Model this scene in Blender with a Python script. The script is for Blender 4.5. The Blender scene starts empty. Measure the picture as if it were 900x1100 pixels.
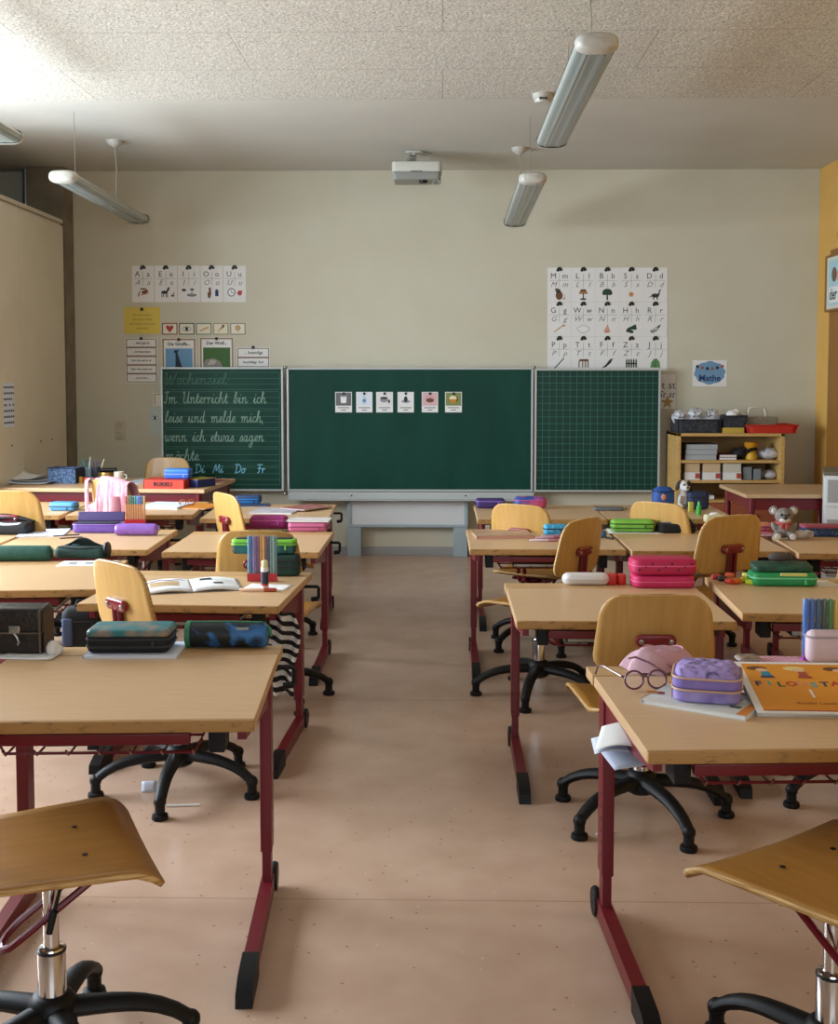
import bpy, bmesh, math, random
from mathutils import Matrix, Vector, Euler
random.seed(7)
S = bpy.context.scene
C = S.collection
PI = math.pi
R = math.radians

# ------------------------------------------------------------------ camera
FPX, EYE, PPX, PPY = 1250.0, 1.45, 450.0, 480.0
VX, VY = 475.0, 405.0
PITCH = math.atan((PPY - VY) / FPX)
YAW = math.atan((VX - PPX) / math.hypot(FPX, PPY - VY))
cd = bpy.data.cameras.new('camera')
cd.sensor_fit = 'AUTO'; cd.sensor_width = 36.0
cd.lens = FPX / 1100.0 * 36.0
cd.shift_y = (PPY - 550.0) / 1100.0
cd.clip_start = 0.05
cam = bpy.data.objects.new('camera', cd); C.objects.link(cam)
cam.location = (0, 0, EYE)
cam.rotation_euler = (PI / 2 - PITCH, 0, YAW)
S.camera = cam

# ------------------------------------------------------------------ light
w = bpy.data.worlds.new('world'); S.world = w; w.use_nodes = True
bg = w.node_tree.nodes['Background']
bg.inputs[0].default_value = (0.80, 0.90, 1.0, 1); bg.inputs[1].default_value = 0.5
def area(name, loc, rot, sx, sy, power, col):
    l = bpy.data.lights.new(name, 'AREA'); l.shape = 'RECTANGLE'; l.size = sx; l.size_y = sy
    l.energy = power; l.color = col
    o = bpy.data.objects.new(name, l); C.objects.link(o); o.location = loc; o.rotation_euler = rot
    return o
# daylight entering through the row of windows in the left wall, and an unseen fill lamp added behind the camera
area('window_daylight', (-4.10, 5.3, 1.72), (0, -PI / 2 + 0.30, 0), 1.7, 4.6, 560, (0.88, 0.98, 1.08))
area('rear_fill', (0.6, -2.8, 1.9), (PI / 2, 0, 0), 3.2, 1.7, 70, (0.88, 0.98, 1.08))
S.view_settings.view_transform = 'Standard'
S.view_settings.look = 'None'
S.view_settings.gamma = 1.0
S.view_settings.use_curve_mapping = False
S.view_settings.exposure = 0.05

# ------------------------------------------------------------------ picking real positions from the measured camera
def _ray(px, py):
    v = Vector(((px - PPX) / FPX, -(py - PPY) / FPX, -1.0))
    return Euler((PI / 2 - PITCH, 0, YAW)).to_matrix() @ v
def at(px, py, z):
    d = _ray(px, py); t = (z - EYE) / d.z
    return Vector((d.x * t, d.y * t, z))
def aty(px, py, y):
    d = _ray(px, py); t = y / d.y
    return Vector((d.x * t, y, EYE + d.z * t))

# ------------------------------------------------------------------ materials
def lin(h):
    h = h.lstrip('#'); c = [int(h[i:i + 2], 16) / 255 for i in (0, 2, 4)]
    return tuple((x / 12.92 if x <= 0.04045 else ((x + 0.055) / 1.055) ** 2.4) for x in c) + (1,)
MATS = {}
def mat(name, col, rough=0.55, metal=0.0, col2=None, scale=30.0, stretch=(1, 1, 1), bump=0.0, bscale=None, lo=0.35, hi=0.65, spec=0.5, coat=0.0, alpha=1.0, trans=0.0, detail=4.0, distort=0.0):
    if name in MATS: return MATS[name]
    m = bpy.data.materials.new(name); m.use_nodes = True
    nt = m.node_tree; b = nt.nodes['Principled BSDF']
    b.inputs['Base Color'].default_value = lin(col)
    b.inputs['Roughness'].default_value = rough
    b.inputs['Metallic'].default_value = metal
    b.inputs['Specular IOR Level'].default_value = spec
    b.inputs['Coat Weight'].default_value = coat
    b.inputs['Alpha'].default_value = alpha
    b.inputs['Transmission Weight'].default_value = trans
    if col2 is None and not bump:
        # faint irregularity so that no surface is perfectly even
        col2 = col; lo, hi = 0.0, 1.0
    tc = nt.nodes.new('ShaderNodeTexCoord'); mp = nt.nodes.new('ShaderNodeMapping')
    mp.inputs['Scale'].default_value = stretch
    nt.links.new(tc.outputs['Object'], mp.inputs['Vector'])
    if col2 is not None:
        n = nt.nodes.new('ShaderNodeTexNoise'); n.inputs['Scale'].default_value = scale; n.inputs['Detail'].default_value = detail; n.inputs['Distortion'].default_value = distort
        nt.links.new(mp.outputs['Vector'], n.inputs['Vector'])
        r = nt.nodes.new('ShaderNodeValToRGB')
        r.color_ramp.elements[0].position = lo; r.color_ramp.elements[0].color = lin(col)
        r.color_ramp.elements[1].position = hi; r.color_ramp.elements[1].color = lin(col2)
        nt.links.new(n.outputs['Fac'], r.inputs['Fac']); nt.links.new(r.outputs['Color'], b.inputs['Base Color'])
    if bump:
        n2 = nt.nodes.new('ShaderNodeTexNoise'); n2.inputs['Scale'].default_value = bscale or scale; n2.inputs['Detail'].default_value = 3
        nt.links.new(mp.outputs['Vector'], n2.inputs['Vector'])
        bp = nt.nodes.new('ShaderNodeBump'); bp.inputs['Strength'].default_value = bump; bp.inputs['Distance'].default_value = 0.01
        nt.links.new(n2.outputs['Fac'], bp.inputs['Height']); nt.links.new(bp.outputs['Normal'], b.inputs['Normal'])
    MATS[name] = m
    return m
def plain(hexcol, rough=0.6, **k):
    return mat('paint_' + hexcol.lstrip('#') + str(rough), hexcol, rough, **k)

def brick_lines(m, size, color, mortar, offset=0.5, w_=1.2, h_=0.65, vec_rot=0, loc=(0, 0, 0)):
    """lays thin joint lines over a material's base colour"""
    nt = m.node_tree; b = nt.nodes['Principled BSDF']
    tc = nt.nodes.new('ShaderNodeTexCoord'); mp = nt.nodes.new('ShaderNodeMapping')
    mp.inputs['Rotation'].default_value = (0, 0, vec_rot); mp.inputs['Location'].default_value = loc
    br = nt.nodes.new('ShaderNodeTexBrick')
    br.inputs['Scale'].default_value = 1.0; br.inputs['Mortar Size'].default_value = size; br.inputs['Mortar Smooth'].default_value = 0.1
    br.inputs['Brick Width'].default_value = w_; br.inputs['Row Height'].default_value = h_; br.offset = offset
    nt.links.new(tc.outputs['Object'], mp.inputs['Vector']); nt.links.new(mp.outputs['Vector'], br.inputs['Vector'])
    src = b.inputs['Base Color'].links[0].from_socket
    mx = nt.nodes.new('ShaderNodeMix'); mx.data_type = 'RGBA'
    ml = nt.nodes.new('ShaderNodeMath'); ml.operation = 'MULTIPLY'; ml.inputs[1].default_value = mortar
    nt.links.new(br.outputs['Fac'], ml.inputs[0]); nt.links.new(ml.outputs[0], mx.inputs['Factor'])
    nt.links.new(src, mx.inputs['A']); mx.inputs['B'].default_value = lin(color)
    nt.links.new(mx.outputs['Result'], b.inputs['Base Color'])

def speckle(m, color, scale, thr, fac=1.0):
    nt = m.node_tree; b = nt.nodes['Principled BSDF']
    tc = nt.nodes.new('ShaderNodeTexCoord'); v = nt.nodes.new('ShaderNodeTexVoronoi'); v.inputs['Scale'].default_value = scale
    nt.links.new(tc.outputs['Object'], v.inputs['Vector'])
    wn = nt.nodes.new('ShaderNodeMath'); wn.operation = 'LESS_THAN'; wn.inputs[1].default_value = thr
    nt.links.new(v.outputs['Distance'], wn.inputs[0])
    sp = nt.nodes.new('ShaderNodeSeparateColor'); nt.links.new(v.outputs['Color'], sp.inputs[0])
    g = nt.nodes.new('ShaderNodeMath'); g.operation = 'GREATER_THAN'; g.inputs[1].default_value = 0.72
    nt.links.new(sp.outputs[0], g.inputs[0])
    mu = nt.nodes.new('ShaderNodeMath'); mu.operation = 'MULTIPLY'; nt.links.new(wn.outputs[0], mu.inputs[0]); nt.links.new(g.outputs[0], mu.inputs[1])
    mf = nt.nodes.new('ShaderNodeMath'); mf.operation = 'MULTIPLY'; mf.inputs[1].default_value = fac; nt.links.new(mu.outputs[0], mf.inputs[0])
    src = b.inputs['Base Color'].links[0].from_socket
    mx = nt.nodes.new('ShaderNodeMix'); mx.data_type = 'RGBA'
    nt.links.new(mf.outputs[0], mx.inputs['Factor']); nt.links.new(src, mx.inputs['A']); mx.inputs['B'].default_value = lin(color)
    nt.links.new(mx.outputs['Result'], b.inputs['Base Color'])

def stripes(name, c1, c2, scale, rot=(0, 0, 0), distort=0.0, rough=0.7, profile='SIN', lo=0.45, hi=0.55):
    if name in MATS: return MATS[name]
    m = bpy.data.materials.new(name); m.use_nodes = True; nt = m.node_tree; b = nt.nodes['Principled BSDF']
    b.inputs['Roughness'].default_value = rough
    tc = nt.nodes.new('ShaderNodeTexCoord'); mp = nt.nodes.new('ShaderNodeMapping'); mp.inputs['Rotation'].default_value = rot
    wv = nt.nodes.new('ShaderNodeTexWave'); wv.inputs['Scale'].default_value = scale; wv.inputs['Distortion'].default_value = distort
    r = nt.nodes.new('ShaderNodeValToRGB')
    r.color_ramp.elements[0].position = lo; r.color_ramp.elements[0].color = lin(c1)
    r.color_ramp.elements[1].position = hi; r.color_ramp.elements[1].color = lin(c2)
    nt.links.new(tc.outputs['Object'], mp.inputs['Vector']); nt.links.new(mp.outputs['Vector'], wv.inputs['Vector'])
    nt.links.new(wv.outputs['Fac'], r.inputs['Fac']); nt.links.new(r.outputs['Color'], b.inputs['Base Color'])
    MATS[name] = m; return m

def checks(name, c1, c2, scale, rough=0.7):
    if name in MATS: return MATS[name]
    m = bpy.data.materials.new(name); m.use_nodes = True; nt = m.node_tree; b = nt.nodes['Principled BSDF']
    b.inputs['Roughness'].default_value = rough
    tc = nt.nodes.new('ShaderNodeTexCoord'); ch = nt.nodes.new('ShaderNodeTexChecker')
    ch.inputs['Scale'].default_value = scale; ch.inputs['Color1'].default_value = lin(c1); ch.inputs['Color2'].default_value = lin(c2)
    nt.links.new(tc.outputs['Object'], ch.inputs['Vector']); nt.links.new(ch.outputs['Color'], b.inputs['Base Color'])
    MATS[name] = m; return m

M_wall = mat('cream_wall_paint', '#cac6b3', 0.85, col2='#c6c2ad', scale=3, bump=0.06, bscale=220)
M_yellow = mat('yellow_wall_paint', '#d8ab5a', 0.85, col2='#d2a452', scale=3)
M_panelceil = mat('wood_wool_panel', '#dfdbcf', 0.95, col2='#86827a', scale=26, stretch=(1, 1.3, 1), bump=0.5, bscale=70, lo=0.40, hi=0.70, detail=8, distort=5.0)
brick_lines(M_panelceil, 0.0035, '#7d7669', 0.55, 0.5, 2.0, 0.66, 0, (0.0, -0.22, 0))
M_beam = mat('smooth_ceiling_paint', '#cbc9c0', 0.9, col2='#c7c5bc', scale=2)
M_conc = mat('grey_concrete', '#8b8170', 0.9, col2='#7a705f', scale=6, bump=0.1, bscale=60)
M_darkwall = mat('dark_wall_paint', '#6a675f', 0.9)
M_floor = mat('linoleum', '#c9ab95', 0.25, col2='#c0a18a', scale=5, spec=0.35)
speckle(M_floor, '#7a5848', 30, 0.12, 0.65); speckle(M_floor, '#e0c8b8', 19, 0.07, 0.5)
brick_lines(M_floor, 0.0025, '#8d6d5c', 0.6, 0.0, 9.0, 2.0, 0, (4.5, -1.15, 0))
M_top = mat('beech_laminate', '#d2ae84', 0.36, col2='#c6a278', scale=9, stretch=(1.2, 16, 1), lo=0.3, hi=0.75, spec=0.5)
M_edge = mat('worn_beech_edge', '#ab8148', 0.55, col2='#4f3820', scale=38, stretch=(0.8, 2, 2.2), lo=0.56, hi=0.80, detail=8)
M_edge2 = mat('beech_edge', '#c6a070', 0.42, col2='#bb9362', scale=20, stretch=(1, 6, 1))
M_ply = mat('honey_plywood', '#a87838', 0.36, col2='#98692c', scale=7, stretch=(9, 1, 1), lo=0.3, hi=0.75, coat=0.15)
M_plyback = mat('honey_plywood_back', '#c69c5a', 0.38, col2='#b98d48', scale=7, stretch=(9, 1, 1), lo=0.3, hi=0.75, coat=0.1)
M_plyedge = mat('plywood_edge', '#d9b173', 0.55, col2='#9a6f35', scale=14, stretch=(1, 1, 22))
M_red = mat('maroon_steel', '#6b0c1a', 0.36, spec=0.5)
M_redb = mat('maroon_plastic', '#7c1220', 0.25, coat=0.4)
M_black = mat('black_nylon', '#0c0d0f', 0.5, spec=0.3)
M_blackm = mat('black_steel', '#1a1a1c', 0.4)
M_chrome = mat('chrome', '#d8d8d8', 0.14, 1.0)
M_steel = mat('brushed_steel', '#a9a9a6', 0.35, 0.9)
M_board = mat('chalkboard_green', '#0c3a30', 0.42, col2='#124337', scale=2.5, stretch=(1.6, 1, 0.5), spec=0.18)
M_boardg = mat('chalkboard_green_squared', '#0a352c', 0.4, col2='#0d3b31', scale=2.5, spec=0.3)
M_alu = mat('pale_aluminium', '#b9bfbd', 0.4, 0.25)
M_whitemetal = mat('white_metal', '#d6d9da', 0.45)
M_bluegrey = mat('blue_grey_metal', '#9fb0b8', 0.45)
M_chalk = mat('white_chalk', '#8fae9f', 0.95); M_chalkfaint = mat('faint_chalk', '#4c7565', 0.95); M_chalkblue = mat('blue_chalk', '#7cc4dc', 0.95)
M_chalkline = mat('board_ruling', '#4c7a68', 0.9); M_grid = mat('board_grid', '#3b7468', 0.9)
M_paper = mat('white_paper', '#e4e4e2', 0.8); M_paperb = mat('bluish_paper', '#d4dcec', 0.8); M_cream = mat('cream_paper', '#e2dcc8', 0.8)
M_ink = mat('dark_ink', '#24252c', 0.8); M_inkl = mat('grey_ink', '#77777c', 0.8)
M_lampw = mat('white_lamp_plastic', '#b9b7ae', 0.4)
M_diff = stripes('prismatic_diffuser', '#808a88', '#b4bab4', 5.0, (0, 0, 0), 0.0, 0.25, lo=0.2, hi=0.8)
M_wood = mat('pale_birch_board', '#cfa968', 0.5, col2='#c39c5b', scale=8, stretch=(1, 1, 8))
M_panel = mat('oak_panel', '#97692a', 0.5, col2='#8a5d22', scale=6, stretch=(6, 6, 0.6))
M_cup = mat('cupboard_laminate', '#dcd3bf', 0.5, col2='#d7cdb8', scale=3)

# ------------------------------------------------------------------ mesh helper
class MB:
    def __init__(s): s.bm = bmesh.new(); s.wn = False
    def _take(s, verts, mtx, mi, before):
        for v in verts: v.co = mtx @ v.co
        for f in s.bm.faces:
            if f.index == -1 or f not in before: f.material_index = mi
    def box(s, c, d, rot=None, bev=0.0, mi=0, seg=2):
        t = bmesh.new(); bmesh.ops.create_cube(t, size=1.0)
        for v in t.verts: v.co = Vector((v.co.x * d[0], v.co.y * d[1], v.co.z * d[2]))
        if bev > 0: s.wn = True
        if bev > 0: bmesh.ops.bevel(t, geom=list(t.edges) , offset=min(bev, min(d) * 0.49), segments=seg, profile=0.5, affect='EDGES')
        m = Matrix.Translation(Vector(c)) @ ((rot if isinstance(rot, Matrix) else Euler(rot).to_matrix().to_4x4()) if rot is not None else Matrix())
        s._merge(t, m, mi); return s
    def rbox(s, c, d, r, e=0.01, rot=None, mi=0, taper=1.0, n=6):
        """box with plan corners rounded by r and soft top/bottom edges e"""
        hx, hy = d[0] / 2, d[1] / 2; r = min(r, hx * .99, hy * .99); e = min(e, d[2] * 0.49, r * .95)
        def ring(ins, z, k):
            pts = []
            for q, (sx, sy) in enumerate(((1, 1), (-1, 1), (-1, -1), (1, -1))):
                for i in range(n + 1):
                    a = q * PI / 2 + i / n * PI / 2
                    rr = max(r - ins, 0.0005)
                    pts.append(((sx * (hx - r) + math.cos(a) * rr) * k, (sy * (hy - r) + math.sin(a) * rr) * k, z))
            return pts
        t = bmesh.new(); rings = []
        ks = 4
        for i in range(ks + 1):
            a = i / ks * PI / 2; rings.append(ring(e * (1 - math.sin(a)), e * (1 - math.cos(a)), 1.0))
        for i in range(ks + 1):
            a = i / ks * PI / 2; rings.append(ring(e * (1 - math.cos(a)), d[2] - e * (1 - math.sin(a)), taper))
        vs = [[t.verts.new(p) for p in rg] for rg in rings]
        N = len(vs[0])
        for a, b in zip(vs, vs[1:]):
            for i in range(N): t.faces.new((a[i], a[(i + 1) % N], b[(i + 1) % N], b[i]))
        t.faces.new(list(reversed(vs[0]))); t.faces.new(vs[-1])
        m = Matrix.Translation(Vector(c)) @ (Euler(rot).to_matrix().to_4x4() if rot else Matrix())
        s._merge(t, m, mi); return s
    def _merge(s, t, m, mi):
        mp = {}
        for v in t.verts: mp[v] = s.bm.verts.new(m @ v.co)
        for f in t.faces:
            try:
                g = s.bm.faces.new([mp[v] for v in f.verts]); g.material_index = mi
            except ValueError: pass
        t.free()
    def prism(s, pts, h, m=None, mi=0):
        t = bmesh.new(); a = [t.verts.new((x, y, 0)) for x, y in pts]; b = [t.verts.new((x, y, h)) for x, y in pts]; n = len(pts)
        t.faces.new(list(reversed(a))); t.faces.new(b)
        for i in range(n): t.faces.new((a[i], a[(i + 1) % n], b[(i + 1) % n], b[i]))
        bmesh.ops.recalc_face_normals(t, faces=t.faces)
        s._merge(t, m or Matrix(), mi); return s
    def poly(s, pts, mi=0):
        f = s.bm.faces.new([s.bm.verts.new(p) for p in pts]); f.material_index = mi; return s
    def tube(s, pts, r, seg=8, closed=False, mi=0, caps=True, flat=1.0):
        pts = [Vector(p) for p in pts]; n = len(pts); rr = r if isinstance(r, (list, tuple)) else [r] * n
        up = Vector((0, 0, 1)); rings = []; prev = None
        for i, p in enumerate(pts):
            if closed: d = pts[(i + 1) % n] - pts[i - 1]
            else: d = pts[min(i + 1, n - 1)] - pts[max(i - 1, 0)]
            d.normalize()
            if prev is None:
                x = d.cross(up)
                if x.length < 0.05: x = d.cross(Vector((0, 1, 0)))
            else: x = prev - d * prev.dot(d)
            x.normalize(); prev = x; y = d.cross(x)
            rings.append([s.bm.verts.new(p + x * math.cos(k / seg * 2 * PI) * rr[i] + y * math.sin(k / seg * 2 * PI) * rr[i] * flat) for k in range(seg)])
        m = n if closed else n - 1
        for i in range(m):
            a, b = rings[i], rings[(i + 1) % n]
            for k in range(seg):
                f = s.bm.faces.new((a[k], b[k], b[(k + 1) % seg], a[(k + 1) % seg])); f.material_index = mi
        if caps and not closed:
            f = s.bm.faces.new(rings[0]); f.material_index = mi
            f = s.bm.faces.new(list(reversed(rings[-1]))); f.material_index = mi
        return s
    def lathe(s, prof, m=None, seg=20, mi=0):
        t = bmesh.new(); rings = []
        for r, z in prof: rings.append([t.verts.new((math.cos(k / seg * 2 * PI) * max(r, 1e-4), math.sin(k / seg * 2 * PI) * max(r, 1e-4), z)) for k in range(seg)])
        for a, b in zip(rings, rings[1:]):
            for k in range(seg): t.faces.new((a[k], a[(k + 1) % seg], b[(k + 1) % seg], b[k]))
        t.faces.new(list(reversed(rings[0]))); t.faces.new(rings[-1])
        s._merge(t, m or Matrix(), mi); return s
    def blob(s, c, rad, rot=None, mi=0, u=16, v=10):
        t = bmesh.new(); bmesh.ops.create_uvsphere(t, u_segments=u, v_segments=v, radius=1.0)
        rad = rad if isinstance(rad, (tuple, list)) else (rad,) * 3
        m = Matrix.Translation(Vector(c)) @ (Euler(rot).to_matrix().to_4x4() if rot else Matrix()) @ Matrix.Diagonal((*rad, 1))
        s._merge(t, m, mi); return s
    def grid(s, fn, nu, nv, mi=0, closeu=False):
        vs = [[s.bm.verts.new(fn(i / nu, j / nv)) for j in range(nv + 1)] for i in range(nu + (0 if closeu else 1))]
        L = len(vs)
        for i in range(nu):
            for j in range(nv):
                f = s.bm.faces.new((vs[i][j], vs[(i + 1) % L][j], vs[(i + 1) % L][j + 1], vs[i][j + 1])); f.material_index = mi
        return s
    def text(s, string, size, m, mi=0, align='CENTER', shear=0.0, bold=0.0, ex=0.0):
        cu = bpy.data.curves.new('t', 'FONT'); cu.body = string; cu.size = size; cu.align_x = align; cu.align_y = 'CENTER'; cu.shear = shear; cu.offset = bold; cu.extrude = ex
        cu.resolution_u = 2
        o = bpy.data.objects.new('t', cu); me = bpy.data.meshes.new_from_object(o)
        t = bmesh.new(); t.from_mesh(me); s._merge(t, m, mi)
        bpy.data.objects.remove(o); bpy.data.curves.remove(cu); bpy.data.meshes.remove(me)
        return s
    def build(s, name, mats, parent=None, loc=None, rot=None, smooth=40, recalc=True):
        if recalc: bmesh.ops.recalc_face_normals(s.bm, faces=s.bm.faces)
        me = bpy.data.meshes.new(name); s.bm.to_mesh(me); s.bm.free()
        for m in (mats if isinstance(mats, (list, tuple)) else [mats]): me.materials.append(m)
        if smooth:
            for p in me.polygons: p.use_smooth = True
            try: me.set_sharp_from_angle(angle=R(smooth))
            except Exception: pass
        o = bpy.data.objects.new(name, me); C.objects.link(o)
        if s.wn: wm = o.modifiers.new('normals', 'WEIGHTED_NORMAL'); wm.keep_sharp = True
        if parent is not None: o.parent = parent
        if loc is not None: o.location = loc
        if rot is not None: o.rotation_euler = rot
        return o

def tag(o, label, cat, group=None):
    o['label'] = label; o['category'] = cat
    if group: o['group'] = group
    return o
def thing(name, label, cat, loc=(0, 0, 0), yaw=0.0, group=None):
    o = bpy.data.objects.new(name, None); C.objects.link(o); o.empty_display_size = 0.05
    o.location = loc; o.rotation_euler = (0, 0, yaw)
    return tag(o, label, cat, group)
def struct(o):
    o['kind'] = 'structure'; return o
def copy_thing(root, loc, rot, label, group=None):
    r = root.copy(); C.objects.link(r); r.location = loc
    if rot is not None: r.rotation_euler = rot
    r['label'] = label
    if group: r['group'] = group
    for ch in list(root.children):
        c = ch.copy(); C.objects.link(c); c.parent = r
        for g in ch.children:
            d = g.copy(); C.objects.link(d); d.parent = c
    return r
def T(x=0, y=0, z=0): return Matrix.Translation(Vector((x, y, z)))
def RX(a): return Matrix.Rotation(a, 4, 'X')
def RY(a): return Matrix.Rotation(a, 4, 'Y')
def RZ(a): return Matrix.Rotation(a, 4, 'Z')

# ------------------------------------------------------------------ the room
YB = 9.42          # blackboard wall
XR, XL, YF = 3.0, -3.6, -3.0
struct(MB().box(((XL + XR) / 2, (YB + YF) / 2, -0.05), (XR - XL + 0.6, YB - YF + 0.6, 0.1)).build('floor', M_floor))
struct(MB().box(((XL + XR) / 2, (6.82 + YF) / 2, 3.10), (XR - XL + 0.6, 6.82 - YF, 0.1)).build('ceiling', M_panelceil))
struct(MB().box(((XL + XR) / 2, (YB + 6.82) / 2 + 0.1, 3.15), (XR - XL + 0.6, YB - 6.82 + 0.2, 0.1)).build('ceiling_back', M_beam))
struct(MB().box(((XL + XR) / 2, YB + 0.1, 1.6), (XR - XL + 0.6, 0.2, 3.2)).build('wall_back', M_wall))
struct(MB().box((XR + 0.1, (YB + YF) / 2, 1.6), (0.2, YB - YF + 0.2, 3.2)).build('wall_right', M_yellow))
b = MB()
b.box((XL - 0.1, 3.2, 0.45), (0.2, 12.4, 0.9)); b.box((XL - 0.1, 3.2, 2.93), (0.2, 12.4, 0.55))
for y0, y1 in ((-3, 2.9), (3.75, 3.85), (5.45, 5.55), (7.15, 9.42)): b.box((XL - 0.1, (y0 + y1) / 2, 1.9), (0.2, y1 - y0, 2.1))
struct(b.build('wall_left', M_darkwall))
for k, (y0, y1) in enumerate(((2.9, 3.75), (3.85, 5.45), (5.55, 7.15))):
    b = MB()
    for z in (0.93, 2.64): b.box((XL - 0.1, (y0 + y1) / 2, z), (0.08, y1 - y0, 0.06))
    for y in (y0 + 0.03, (y0 + y1) / 2, y1 - 0.03): b.box((XL - 0.1, y, 1.88), (0.08, 0.06, 1.84))
    struct(b.build('window_%d' % (k + 1), M_whitemetal))
b = MB(); b.box((0, YF - 0.1, 0.45), (7.4, 0.2, 0.9)); b.box((0, YF - 0.1, 3.03), (7.4, 0.2, 0.35))
b.box((-2.4, YF - 0.1, 1.9), (2.6, 0.2, 2.1)); b.box((2.85, YF - 0.1, 1.9), (1.1, 0.2, 2.1))
struct(b.build('wall_front', M_wall))
struct(MB().box((-0.0, YB - 0.008, 0.035), (5.95, 0.016, 0.07), bev=0.003).build('baseboard_back', mat('grey_skirting', '#9b9c9c', 0.5)))
struct(MB().box((-3.125, 9.31, 1.55), (0.30, 0.22, 3.1), bev=0.006).build('column', M_conc))
struct(MB().tube([(-3.315, 9.30, 2.3), (-3.315, 9.30, 3.1)], 0.022, 12).build('pipe', M_steel))
struct(MB().box((2.985, 7.75, 1.21), (0.03, 2.6, 2.42), bev=0.004).build('trim_1', M_panel))

# built-in cupboard along the left wall
cup = thing('wall_cupboard', 'tall beige built-in cupboard along the left wall with plain doors', 'cupboard', (-3.26, 8.25, 0))
MB().box((0, 0, 1.32), (0.58, 1.64, 2.64), bev=0.003).build('body', M_cup, cup)
MB().box((0.0, 0, 2.655), (0.62, 1.66, 0.03), bev=0.003).build('top_panel', mat('cupboard_trim', '#c9bfac', 0.5), cup)
for i, (y, yw) in enumerate(((-0.47, 0.69), (0.352, 0.945))):
    d = MB().box((0.30, y, 1.34), (0.02, yw - .004, 2.56), bev=0.002).build('door', M_cup, cup)
    for yy in (-.12, .13): MB().lathe([(0.006, 0), (0.006, 0.004), (0.003, 0.006)], T(0.31, y + yy, 0.98) @ RY(PI / 2), 10).build('lock', M_blackm, d)
nt_ = MB().box((0, 0, 0), (0.002, 0.20, 0.30)).build('notice_sheet', M_paperb, None, (-2.947, 7.86, 1.26)); tag(nt_, 'white printed list taped on the beige cupboard at the left edge', 'notice')
b = MB()
for r_ in range(7):
    for c_ in range(6):
        if random.random() < .85: b.box((0.0015, -0.08 + c_ * 0.032, 0.12 - r_ * 0.04), (0.001, 0.022, 0.014))
b.build('lettering', mat('list_ink', '#3a4468', 0.8), nt_)

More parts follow.
